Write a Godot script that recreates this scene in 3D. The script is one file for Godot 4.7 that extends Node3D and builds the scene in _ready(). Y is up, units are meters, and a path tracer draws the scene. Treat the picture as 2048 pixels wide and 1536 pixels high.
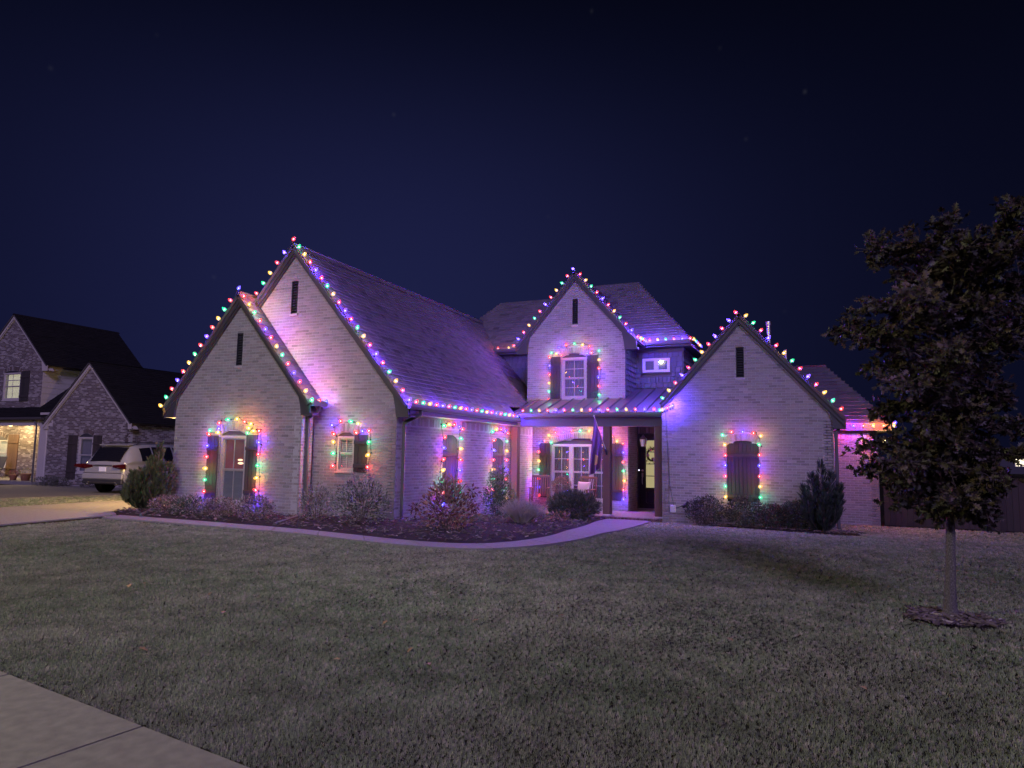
extends Node3D
# A brick house at night, its gables, eaves and windows outlined with strings of coloured bulbs.
# Metres; x runs right along the facades, -z goes from the street towards the houses, y up.

var rng := RandomNumberGenerator.new()
var M := {}
var tex := {}
var house: Node3D
var house_base := Transform3D()
var brick_singles := 300
var shingle_singles := 300
var bulb_meshes := {}
const BULB := {
	"R": [Color(1.0, 0.05, 0.05), 0.27, 0.26], "G": [Color(0.0, 0.8, 0.36), 0.26, 0.26], "Y": [Color(1.0, 0.5, 0.06), 0.30, 0.26], "B": [Color(0.07, 0.03, 1.0), 3.6, 0.72]}


func _ready() -> void:
	rng.seed = 20241
	view_and_light()
	textures()
	materials()
	ground()
	main_house()
	neighbour_house()
	far_house()
	fence()
	beds_and_paths()
	strings()
	porch_things()
	shrubs()
	oak_tree()
	car()
	grass()
	small_things()


# ---------------------------------------------------------------- camera, sky, light
func view_and_light() -> void:
	var cam := Camera3D.new()
	cam.name = "camera"
	cam.fov = 58.80883
	cam.near = 0.05
	cam.far = 900.0
	var right := Vector3(0.91482334, 0.01553211, -0.40355547)
	var up := Vector3(0.02647238, 0.9948048, 0.09829867)
	cam.transform = Transform3D(Basis(right, up, right.cross(up)).orthonormalized(), Vector3(0, 1.493, 0))
	add_child(cam)
	cam.current = true
	var w := 512
	var h := 256
	var im := Image.create(w, h, false, Image.FORMAT_RGBF)
	for j in h:
		var e := 90.0 - (j + 0.5) / h * 180.0
		for i in w:
			var az := wrapf((i + 0.5) / w * 360.0, -180.0, 180.0)   # 0 is -z, the left edge of the picture
			var da := absf(wrapf(az + 35.0, -180.0, 180.0))
			var haze_glow := 0.13 + 0.87 * exp(-pow(da / 29.0, 2.0))  # haze glow beyond the house, painted into the sky by azimuth
			var fall := exp(-pow(maxf(e, 0.0) / 29.0, 4.0))
			var c := Color(0.0009, 0.0012, 0.0040) + Color(0.0110, 0.0130, 0.0560) * fall * haze_glow
			im.set_pixel(i, j, Color(c.r, c.g, c.b))
	im.resize(2048, 1024, Image.INTERPOLATE_CUBIC)
	for k in 150:   # faint stars
		var sp := Vector2i(rng.randi_range(0, 2047), int(1024.0 * acos(rng.randf_range(0.12, 0.98)) / PI))
		var b := im.get_pixelv(sp)
		var add := pow(rng.randf(), 3.0) * 0.04 + 0.004
		im.set_pixelv(sp, Color(b.r + add, b.g + add, b.b + add * 1.1))
	var pano := PanoramaSkyMaterial.new()
	pano.panorama = ImageTexture.create_from_image(im)
	var sky := Sky.new()
	sky.sky_material = pano
	var env := Environment.new()
	env.background_mode = Environment.BG_SKY
	env.sky = sky
	env.tonemap_mode = Environment.TONE_MAPPER_LINEAR
	env.tonemap_exposure = 1.0
	env.sdfgi_enabled = true
	env.ssao_enabled = true
	env.ssil_enabled = true
	var we := WorldEnvironment.new()
	we.name = "world"
	we.environment = env
	add_child(we)
	var violet_fill := DirectionalLight3D.new()  # violet fill, added to stand for the bulbs' spill on walls and lawn
	violet_fill.name = "violet_fill"
	violet_fill.light_energy = 0.70
	violet_fill.light_color = Color(0.735, 0.655, 1.0)
	violet_fill.light_angular_distance = 14.0
	violet_fill.shadow_enabled = true
	add_child(violet_fill)
	violet_fill.look_at_from_position(Vector3(14, 15, 22), Vector3.ZERO)


# ---------------------------------------------------------------- shapes
class Shape:
	var v := PackedVector3Array()
	var n := PackedVector3Array()
	var c := PackedColorArray()
	var uv := PackedVector2Array()
	var col := Color.WHITE
	var colored := false
	var mapped := false

	func tri(a: Vector3, b: Vector3, d: Vector3, na: Vector3, nb: Vector3, nd: Vector3) -> void:
		if (b - a).cross(d - a).dot(na + nb + nd) > 0.0:
			var t := b; b = d; d = t
			t = nb; nb = nd; nd = t
		v.append(a); v.append(b); v.append(d)
		n.append(na); n.append(nb); n.append(nd)
		if colored:
			c.append(col); c.append(col); c.append(col)

	func flat(a: Vector3, b: Vector3, d: Vector3, out: Vector3) -> void:
		var k := (b - a).cross(d - a)
		if k.length_squared() < 1e-16:
			return
		k = k.normalized()
		if k.dot(out) < 0.0:
			k = -k
		tri(a, b, d, k, k, k)

	func quad(a: Vector3, b: Vector3, d: Vector3, e: Vector3, out: Vector3) -> void:
		flat(a, b, d, out)
		flat(a, d, e, out)

	func box(t: Transform3D, s: Vector3) -> void:
		var h := s / 2.0
		for ax in 3:
			for sg in [-1.0, 1.0]:
				var q := [Vector3.ZERO, Vector3.ZERO, Vector3.ZERO, Vector3.ZERO]
				var u := (ax + 1) % 3
				var w := (ax + 2) % 3
				var k := 0
				for ij in [[-1, -1], [1, -1], [1, 1], [-1, 1]]:
					var p := Vector3.ZERO
					p[ax] = sg * h[ax]
					p[u] = ij[0] * h[u]
					p[w] = ij[1] * h[w]
					q[k] = t * p
					k += 1
				quad(q[0], q[1], q[2], q[3], t.basis[ax] * sg)

	func slab(lo: Vector3, hi: Vector3) -> void:
		box(Transform3D(Basis(), (lo + hi) / 2.0), (hi - lo).abs())

	# a box whose edges are chamfered by e
	func bevel(t: Transform3D, s: Vector3, e: float) -> void:
		var h := s / 2.0
		var k := h - Vector3.ONE * e
		for ax in 3:
			var u := (ax + 1) % 3
			var w := (ax + 2) % 3
			for sg in [-1.0, 1.0]:
				var q := []
				for ij in [[-1, -1], [1, -1], [1, 1], [-1, 1]]:
					var p := Vector3.ZERO
					p[ax] = sg * h[ax]; p[u] = ij[0] * k[u]; p[w] = ij[1] * k[w]
					q.append(t * p)
				quad(q[0], q[1], q[2], q[3], t.basis[ax] * sg)
			for su in [-1.0, 1.0]:
				for sw in [-1.0, 1.0]:
					var a := Vector3.ZERO; var b := Vector3.ZERO; var d := Vector3.ZERO; var f := Vector3.ZERO
					a[ax] = -k[ax]; a[u] = su * h[u]; a[w] = sw * k[w]
					b[ax] = k[ax]; b[u] = su * h[u]; b[w] = sw * k[w]
					d[ax] = k[ax]; d[u] = su * k[u]; d[w] = sw * h[w]
					f[ax] = -k[ax]; f[u] = su * k[u]; f[w] = sw * h[w]
					quad(t * a, t * b, t * d, t * f, t.basis[u] * su + t.basis[w] * sw)
		for sx in [-1.0, 1.0]:
			for sy in [-1.0, 1.0]:
				for sz in [-1.0, 1.0]:
					flat(t * Vector3(sx * h.x, sy * k.y, sz * k.z), t * Vector3(sx * k.x, sy * h.y, sz * k.z), t * Vector3(sx * k.x, sy * k.y, sz * h.z), t.basis * Vector3(sx, sy, sz))

	# a bar between two points; w across, h along the direction up
	func bar(a: Vector3, b: Vector3, w: float, h: float, up := Vector3.UP) -> void:
		var z := (b - a).normalized()
		var x := up.cross(z)
		if x.length() < 0.01:
			x = Vector3.RIGHT.cross(z)
		x = x.normalized()
		box(Transform3D(Basis(x, z.cross(x), z), (a + b) / 2.0), Vector3(w, h, a.distance_to(b)))

	# a polygon of the plane (o, ud, vd), its face towards ud x vd, thick backwards
	func prism(poly: PackedVector2Array, o: Vector3, ud: Vector3, vd: Vector3, thick: float) -> void:
		var nd := ud.cross(vd).normalized()
		var idx := Geometry2D.triangulate_polygon(poly)
		var mid := Vector2.ZERO
		for p in poly:
			mid += p / poly.size()
		for k in range(0, idx.size(), 3):
			var q := []
			for m in 3:
				q.append(o + ud * poly[idx[k + m]].x + vd * poly[idx[k + m]].y)
			flat(q[0], q[1], q[2], nd)
			flat(q[0] - nd * thick, q[1] - nd * thick, q[2] - nd * thick, -nd)
		var cw := Geometry2D.is_polygon_clockwise(poly)
		for k in poly.size():
			var a := poly[k]
			var b := poly[(k + 1) % poly.size()]
			var e := (b - a).orthogonal() * (-1.0 if cw else 1.0)
			var pa := o + ud * a.x + vd * a.y
			var pb := o + ud * b.x + vd * b.y
			var out := ud * e.x + vd * e.y
			quad(pa, pb, pb - nd * thick, pa - nd * thick, -out if Geometry2D.is_point_in_polygon((a + b) / 2.0 + e.normalized() * 1e-4, poly) else out)

	func tube(pts: Array, r0: float, r1: float, sides := 6, caps := true) -> void:
		var rings := []
		var norms := []
		var last := Vector3.UP
		for k in pts.size():
			var d: Vector3 = (pts[mini(k + 1, pts.size() - 1)] - pts[maxi(k - 1, 0)]).normalized()
			var x := d.cross(last if absf(d.dot(last)) < 0.95 else Vector3.RIGHT).normalized()
			var y := x.cross(d)
			last = y if k else y
			var r := lerpf(r0, r1, float(k) / maxf(1.0, pts.size() - 1))
			var ring := []
			var nn := []
			for s in sides:
				var a := TAU * s / sides
				nn.append(x * cos(a) + y * sin(a))
				ring.append(pts[k] + nn[s] * r)
			rings.append(ring)
			norms.append(nn)
		for k in pts.size() - 1:
			for s in sides:
				var t := (s + 1) % sides
				tri(rings[k][s], rings[k][t], rings[k + 1][t], norms[k][s], norms[k][t], norms[k + 1][t])
				tri(rings[k][s], rings[k + 1][t], rings[k + 1][s], norms[k][s], norms[k + 1][t], norms[k + 1][s])
		if caps:
			for k in [0, pts.size() - 1]:
				var d2: Vector3 = (pts[1] - pts[0]) * -1.0 if k == 0 else pts[k] - pts[k - 1]
				for s in sides - 2:
					flat(rings[k][0], rings[k][s + 1], rings[k][s + 2], d2)

	# profile of (radius, height) turned about t's y axis
	func lathe(prof: Array, sides: int, t := Transform3D()) -> void:
		var nor := []
		for k in prof.size():
			var d: Vector2 = prof[mini(k + 1, prof.size() - 1)] - prof[maxi(k - 1, 0)]
			nor.append(Vector2(d.y, -d.x).normalized())
		for k in prof.size() - 1:
			for s in sides:
				var a := TAU * s / sides
				var b := TAU * (s + 1) / sides
				var P := func(p: Vector2, g: float) -> Vector3: return Vector3(p.x * cos(g), p.y, p.x * sin(g))
				var q := [P.call(prof[k], a), P.call(prof[k], b), P.call(prof[k + 1], b), P.call(prof[k + 1], a)]
				var m := [P.call(nor[k], a), P.call(nor[k], b), P.call(nor[k + 1], b), P.call(nor[k + 1], a)]
				for f in [[0, 1, 2], [0, 2, 3]]:
					if (q[f[1]] - q[f[0]]).cross(q[f[2]] - q[f[0]]).length_squared() > 1e-16:
						tri(t * q[f[0]], t * q[f[1]], t * q[f[2]], t.basis * m[f[0]], t.basis * m[f[1]], t.basis * m[f[2]])

	func blob(t: Transform3D, sides := 8, rings := 5) -> void:
		var prof := []
		for k in rings + 1:
			var a := PI * k / rings
			prof.append(Vector2(sin(a), -cos(a)))
		lathe(prof, sides, t)

	func add_to(m: ArrayMesh, mat: Material) -> void:
		var a := []
		a.resize(Mesh.ARRAY_MAX)
		a[Mesh.ARRAY_VERTEX] = v
		a[Mesh.ARRAY_NORMAL] = n
		if colored:
			a[Mesh.ARRAY_COLOR] = c
		if mapped and uv.size() == v.size():
			a[Mesh.ARRAY_TEX_UV] = uv
		m.add_surface_from_arrays(Mesh.PRIMITIVE_TRIANGLES, a)
		m.surface_set_material(m.get_surface_count() - 1, mat)

	func mesh(mat: Material) -> ArrayMesh:
		var m := ArrayMesh.new()
		if v.size():
			add_to(m, mat)
		return m


# ---------------------------------------------------------------- nodes
var used := {}

func numbered(called: String) -> String:
	used[called] = used.get(called, 0) + 1
	return called if used[called] == 1 else "%s_%03d" % [called, used[called] - 1]

func tag(o: Node3D, label: String, category := "", group := "", kind := "") -> Node3D:
	if label: o.set_meta("label", label)
	if category: o.set_meta("category", category)
	if group: o.set_meta("group", group)
	if kind: o.set_meta("kind", kind)
	return o

func thing(called: String, label: String, category: String, at := Vector3.ZERO, turn := 0.0, group := "") -> Node3D:
	var o := Node3D.new()
	o.name = numbered(called)
	o.position = at
	o.rotation.y = turn
	add_child(o)
	tag(o, label, category, group)
	return o

func obj(parent: Node, called: String, m: Mesh, xf := Transform3D()) -> MeshInstance3D:
	var o := MeshInstance3D.new()
	o.name = numbered(called) if parent == self else called
	o.mesh = m
	o.transform = xf
	parent.add_child(o, true)
	return o

# a part placed in world coordinates under a thing that is only moved or turned
func part(root: Node3D, called: String, s: Shape, mat: Material) -> MeshInstance3D:
	return obj(root, called, s.mesh(mat), root.transform.affine_inverse())

func structure(called: String, s: Shape, mat: Material, kind := "structure") -> MeshInstance3D:
	var o := obj(self, called, s.mesh(mat))
	o.set_meta("kind", kind)
	return o

func many(parent: Node, called: String, m: Mesh, xfs: Array, tints := PackedColorArray(), kind := "stuff") -> MultiMeshInstance3D:
	var mm := MultiMesh.new()
	mm.transform_format = MultiMesh.TRANSFORM_3D
	mm.use_colors = tints.size() > 0
	mm.mesh = m
	mm.instance_count = xfs.size()
	for k in xfs.size():
		mm.set_instance_transform(k, xfs[k])
		if tints.size():
			mm.set_instance_color(k, tints[k])
	var o := MultiMeshInstance3D.new()
	o.name = numbered(called) if parent == self else called
	o.multimesh = mm
	parent.add_child(o, true)
	if kind: o.set_meta("kind", kind)
	return o

# the first so many pieces as meshes of their own, the rest as one piece of stuff
func pieces(parent: Node, called: String, rest: String, shape: Shape, mat_key: String, xfs: Array, tints: PackedColorArray, singles: int) -> void:
	var n := mini(singles, xfs.size())
	var plain := {}
	for k in n:
		var q := clampi(int(round(tints[k].get_luminance() * 24.0)), 0, 40)
		if not plain.has(q):
			var mt: StandardMaterial3D = M[mat_key].duplicate()
			mt.vertex_color_use_as_albedo = false
			mt.albedo_color = Color(tints[k].r, tints[k].g, tints[k].b).linear_to_srgb()
			plain[q] = shape.mesh(mt)
		obj(parent, called, plain[q], xfs[k])
	if xfs.size() > n:
		many(parent, rest, shape.mesh(M[mat_key]), xfs.slice(n), tints.slice(n))


# ---------------------------------------------------------------- textures and materials
func noise_tex(key: String, freq: float, octaves: int, lo: float, hi: float, kind := FastNoiseLite.TYPE_SIMPLEX_SMOOTH, size := 512) -> void:
	var f := FastNoiseLite.new()
	f.noise_type = kind
	f.frequency = freq
	f.fractal_octaves = octaves
	f.seed = key.hash() % 1000
	var t := NoiseTexture2D.new()
	t.width = size
	t.height = size
	t.seamless = true
	t.noise = f
	var g := Gradient.new()
	g.set_color(0, Color(lo, lo, lo))
	g.set_color(1, Color(hi, hi, hi))
	t.color_ramp = g
	tex[key] = t

func textures() -> void:
	noise_tex("fine", 0.06, 4, 0.72, 1.0)
	noise_tex("grain", 0.20, 3, 0.55, 1.0)
	noise_tex("soft", 0.012, 4, 0.62, 1.0)
	noise_tex("stain", 0.02, 6, 0.84, 1.0, FastNoiseLite.TYPE_PERLIN)
	noise_tex("bark", 0.05, 5, 0.3, 1.0, FastNoiseLite.TYPE_CELLULAR)

func lin(r: float, g: float, b: float) -> Color:
	return Color(r, g, b).linear_to_srgb()

func mat(key: String, c: Color, rough: float, t := "", scale := Vector3.ONE, bump := 0.0, spec := 0.5) -> StandardMaterial3D:
	var m := StandardMaterial3D.new()
	m.resource_name = key
	m.albedo_color = c
	m.roughness = rough
	m.metallic_specular = spec
	if t:
		m.albedo_texture = tex[t]
		m.uv1_triplanar = true
		m.uv1_world_triplanar = true
		m.uv1_scale = scale
		if bump > 0.0:
			m.heightmap_enabled = true
			m.heightmap_texture = tex[t]
			m.heightmap_scale = bump
	M[key] = m
	return m

func stained(key: String, c: Color) -> void:
	var m := mat(key, c, 0.92, "stain", Vector3.ONE * 1.3, 0.0, 0.3)
	m.detail_enabled = true
	m.detail_blend_mode = BaseMaterial3D.BLEND_MODE_MUL
	m.detail_albedo = tex.grain
	m.detail_uv_layer = BaseMaterial3D.DETAIL_UV_2
	m.uv2_triplanar = true
	m.uv2_world_triplanar = true
	m.uv2_scale = Vector3.ONE * 2.3

func tinted(key: String, rough: float, t := "", scale := Vector3.ONE, bump := 0.0, spec := 0.5) -> StandardMaterial3D:
	var m := mat(key, Color.WHITE, rough, t, scale, bump, spec)
	m.vertex_color_use_as_albedo = true
	return m

func glow(key: String, c: Color, times: float) -> StandardMaterial3D:
	var m := mat(key, Color(0.1, 0.1, 0.1), 0.5)
	m.emission_enabled = true
	m.emission = c.linear_to_srgb()
	m.emission_energy_multiplier = times
	return m

func materials() -> void:
	tinted("brick", 0.92, "grain", Vector3.ONE * 3.0, 0.25, 0.3)
	mat("mortar", lin(0.50, 0.475, 0.46), 0.95, "grain", Vector3.ONE * 2.0, 0.3, 0.2)
	tinted("shingle", 0.95, "grain", Vector3.ONE * 4.0, 0.2, 0.25)
	mat("deck", lin(0.05, 0.045, 0.045), 0.95)
	mat("trim", lin(0.042, 0.038, 0.044), 0.6, "fine", Vector3.ONE * 1.3, 0.05)
	mat("trim_pale", lin(0.50, 0.45, 0.40), 0.55, "fine", Vector3.ONE * 1.1, 0.04)
	mat("white_paint", lin(0.50, 0.485, 0.475), 0.5, "fine", Vector3.ONE * 1.0, 0.03)
	mat("cream", lin(0.36, 0.32, 0.29), 0.5, "fine", Vector3.ONE * 1.0, 0.03)
	tinted("board", 0.8, "grain", Vector3(6, 0.5, 6), 0.25)
	tinted("shake", 0.9, "grain", Vector3(5, 0.6, 5), 0.25)
	mat("post_wood", lin(0.115, 0.055, 0.032), 0.7, "grain", Vector3(5, 0.35, 5), 0.3)
	mat("chair_wood", lin(0.20, 0.10, 0.055), 0.6, "grain", Vector3(4, 1, 4), 0.1)
	mat("gutter", lin(0.055, 0.05, 0.05), 0.55)
	var mr := mat("metal_roof", lin(0.22, 0.20, 0.20), 0.36, "fine", Vector3.ONE * 0.8)
	mr.metallic = 0.7
	mat("vent", lin(0.02, 0.02, 0.024), 0.6)
	mat("ceiling_board", lin(0.62, 0.59, 0.57), 0.6)
	mat("insect_screen", lin(0.06, 0.056, 0.06), 0.8)
	mat("door", lin(0.018, 0.016, 0.03), 0.35, "grain", Vector3(3, 0.4, 3), 0.05)
	var st := mat("steel", lin(0.6, 0.58, 0.55), 0.3)
	st.metallic = 1.0
	mat("black_metal", lin(0.015, 0.015, 0.017), 0.4)
	mat("curtain", lin(0.10, 0.088, 0.09), 0.95, "fine", Vector3.ONE * 1.5)
	mat("blind", lin(0.30, 0.28, 0.255), 0.7)
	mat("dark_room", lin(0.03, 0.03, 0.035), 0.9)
	mat("red_room", lin(0.35, 0.07, 0.05), 0.9)
	var g := mat("glass", Color(0.75, 0.8, 0.85, 0.10), 0.02, "", Vector3.ONE, 0.0, 0.8)
	g.transparency = BaseMaterial3D.TRANSPARENCY_ALPHA
	stained("concrete", lin(0.35, 0.325, 0.295))
	stained("old_concrete", lin(0.33, 0.305, 0.24))
	tinted("lawn_soil", 0.97, "soft", Vector3.ONE * 0.5, 0.0, 0.1)
	mat("mulch", lin(0.045, 0.035, 0.03), 0.98, "grain", Vector3.ONE * 2.0, 1.2, 0.2)
	tinted("chip", 0.95, "", Vector3.ONE, 0.0, 0.2)
	var gr := tinted("grass", 0.75, "", Vector3.ONE, 0.0, 0.25)
	gr.backlight_enabled = true
	gr.backlight = Color(0.25, 0.25, 0.25)
	var lf := tinted("leaf", 0.55, "", Vector3.ONE, 0.0, 0.4)
	lf.backlight_enabled = true
	lf.backlight = Color(0.3, 0.3, 0.3)
	mat("bark", lin(0.30, 0.265, 0.235), 0.95, "bark", Vector3(6, 2.2, 6), 1.2, 0.2)
	mat("twig", lin(0.15, 0.11, 0.09), 0.9, "grain", Vector3.ONE * 3.0)
	mat("pale_twig", lin(0.30, 0.25, 0.22), 0.9)
	mat("wire", lin(0.012, 0.03, 0.016), 0.6)
	mat("socket", lin(0.01, 0.02, 0.012), 0.5)
	mat("fence_wood", lin(0.075, 0.042, 0.030), 0.9, "grain", Vector3(4, 0.4, 4), 0.3)
	mat("flag", lin(0.15, 0.06, 0.17), 0.85, "fine", Vector3.ONE * 2.0)
	mat("flag_gold", lin(0.42, 0.26, 0.09), 0.8)
	mat("pillow", lin(0.75, 0.66, 0.62), 0.95, "fine", Vector3.ONE * 3.0, 0.1)
	mat("pot", lin(0.5, 0.47, 0.44), 0.5, "fine", Vector3.ONE * 2.0)
	mat("terracotta", lin(0.28, 0.11, 0.06), 0.8, "fine", Vector3.ONE * 2.0)
	mat("frosted", lin(0.75, 0.75, 0.78), 0.35)
	var cp := mat("car_paint", lin(0.36, 0.36, 0.345), 0.28)
	cp.metallic = 0.35
	cp.clearcoat_enabled = true
	cp.clearcoat = 1.0
	cp.clearcoat_roughness = 0.05
	mat("car_glass", lin(0.008, 0.008, 0.012), 0.05, "", Vector3.ONE, 0.0, 0.7)
	mat("rubber", lin(0.012, 0.012, 0.012), 0.8)
	mat("plastic", lin(0.022, 0.022, 0.024), 0.5)
	mat("tail_red", lin(0.05, 0.004, 0.006), 0.12, "", Vector3.ONE, 0.0, 0.7)
	mat("plate", lin(0.62, 0.62, 0.60), 0.45)
	glow("lit_pane", Color(0.40, 0.34, 0.17), 1.0)
	glow("lamp_warm", Color(1.0, 0.74, 0.30), 7.0)
	glow("lamp_white", Color(1.0, 0.95, 0.85), 4.0)
	glow("bright_blob", Color(1.0, 0.62, 0.36), 2.2)
	glow("window_glow", Color(0.95, 0.90, 0.58), 1.1)
	glow("far_window", Color(1.0, 0.88, 0.62), 2.0)
	glow("bell_glow", Color(0.9, 0.85, 1.0), 2.5)
	for k in BULB:
		var c: Color = BULB[k][0]
		var hot := {"R": Color(1.0, 0.035, 0.03), "G": Color(0.01, 0.72, 0.27), "Y": Color(1.0, 0.52, 0.06), "B": Color(0.10, 0.07, 1.0)}
		var shell := glow("shell_" + k, hot[k], 1.15)
		shell.albedo_color = Color(0.004, 0.004, 0.004, 0.8)
		shell.transparency = BaseMaterial3D.TRANSPARENCY_ALPHA
		shell.roughness = 0.4
		var core := glow("core_" + k, Color(c.r, c.g, c.b).lerp(Color.WHITE, 0.7 if k != "B" else 0.45), 12.0)
		core.albedo_color = Color.BLACK


func lamp(parent: Node3D, called: String, at: Vector3, c: Color, energy: float, size: float) -> void:
	var l := OmniLight3D.new()
	l.name = called
	l.position = at
	l.light_color = c.linear_to_srgb()
	l.light_energy = energy
	l.light_size = size
	l.omni_range = 60.0
	l.omni_attenuation = 2.0
	l.shadow_enabled = true
	parent.add_child(l, true)


# ---------------------------------------------------------------- ground
func sst(a: float, b: float, x: float) -> float:
	return smoothstep(a, b, x)

func gy(x: float, z: float) -> float:
	var d := maxf(0.0, -z - 12.5)
	var b := 0.05 * minf(d, 6.1) + 0.02 * clampf(d - 6.1, 0.0, 12.0)
	return -b * (0.4 + 0.6 * sst(-14.0, -9.0, x)) - 0.01 * clampf(-14.0 - x, 0.0, 20.0)

func on(x: float, z: float, up := 0.0) -> Vector3:
	return Vector3(x, gy(x, z) + up, z)

func ground() -> void:
	var s := Shape.new()
	s.colored = true
	var xs := []
	var zs := []
	for k in range(-40, 25): xs.append(k * 1.0)
	for k in range(-32, 7): zs.append(k * 1.0)
	for e in [60.0, 120.0, 300.0, 700.0]:
		xs.push_front(-e); xs.append(e)
		zs.push_front(-e); zs.append(e)
	var f := FastNoiseLite.new()
	f.seed = 5
	f.frequency = 0.18
	var P := func(i: int, j: int) -> Vector3: return Vector3(xs[i], gy(xs[i], zs[j]) - 0.004 + f.get_noise_2d(xs[i], zs[j]) * 0.012, zs[j])
	for i in xs.size() - 1:
		for j in zs.size() - 1:
			var t := 0.5 + 0.5 * f.get_noise_2d(xs[i] * 1.3, zs[j] * 1.3)
			s.col = Color(0.036, 0.032, 0.021).lerp(Color(0.026, 0.028, 0.016), t)
			s.quad(P.call(i, j), P.call(i + 1, j), P.call(i + 1, j + 1), P.call(i, j + 1), Vector3.UP)
	structure("ground", s, M.lawn_soil)


# the part of a horizontal line at y that lies inside a polygon, as pairs
func spans(poly: PackedVector2Array, y: float) -> Array:
	var xs := []
	for k in poly.size():
		var a := poly[k]
		var b := poly[(k + 1) % poly.size()]
		if (a.y > y) != (b.y > y):
			xs.append(a.x + (b.x - a.x) * (y - a.y) / (b.y - a.y))
	xs.sort()
	var out := []
	for k in range(0, xs.size() - 1, 2):
		out.append(Vector2(xs[k], xs[k + 1]))
	return out

func cut(list: Array, a: float, b: float) -> Array:
	var out := []
	for s in list:
		if b <= s.x or a >= s.y:
			out.append(s)
			continue
		if a > s.x: out.append(Vector2(s.x, a))
		if b < s.y: out.append(Vector2(b, s.y))
	return out

# half width of a hole (x0, x1, y0, y1, rise of its arch) at height y; negative when the hole is not there
func hole_half(hl: Dictionary, y: float, ring := 0.0) -> float:
	var w: float = (hl.x1 - hl.x0) / 2.0
	if y < hl.y0:
		return -1.0
	if y <= hl.y1:
		return w
	var rise: float = hl.get("rise", 0.0)
	if rise <= 0.0:
		return w if ring > 0.0 and y < hl.y1 + ring else -1.0
	var r := (w * w + rise * rise) / (2.0 * rise)
	var d: float = y - (hl.y1 + rise - r)
	r += ring
	return minf(w + ring * 0.25, sqrt(r * r - d * d)) if d < r else -1.0


# ---------------------------------------------------------------- brick walls, roofs, windows
const COURSE := 0.0675
const BRICK := 0.203

func brick_shape() -> Shape:
	# unit brick, front face at z 0
	var s := Shape.new()
	var e := Vector2(0.025, 0.09)
	var q := [Vector3(-0.5, -0.5, -0.006), Vector3(0.5, -0.5, -0.006), Vector3(0.5, 0.5, -0.006), Vector3(-0.5, 0.5, -0.006)]
	var f := []
	for p in q:
		f.append(Vector3(p.x - signf(p.x) * e.x, p.y - signf(p.y) * e.y, 0.0))
	s.quad(f[0], f[1], f[2], f[3], Vector3.BACK)
	for k in 4:
		var j := (k + 1) % 4
		var out: Vector3 = (q[k] + q[j]) * Vector3(1, 1, 0)
		s.quad(q[k], q[j], f[j], f[k], out + Vector3.BACK * 0.01)
		s.quad(q[k], q[j], q[j] + Vector3(0, 0, -0.02), q[k] + Vector3(0, 0, -0.02), out)
	return s

func brick_tint(style := 0) -> Color:
	var r := rng.randf()
	var c := Color(0.36, 0.33, 0.315) if style == 0 else Color(0.165, 0.125, 0.115)
	var k := rng.randf_range(0.86, 1.08)
	if r < 0.10: k *= 0.78
	elif r > 0.9: k *= 1.14
	var o := Color(c.r * k * rng.randf_range(0.96, 1.06), c.g * k, c.b * k * rng.randf_range(0.93, 1.04))
	if style == 1 and r > 0.66:
		o = Color(0.38, 0.33, 0.30) * rng.randf_range(0.7, 1.15)
	return Color(o.r, o.g, o.b)

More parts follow.
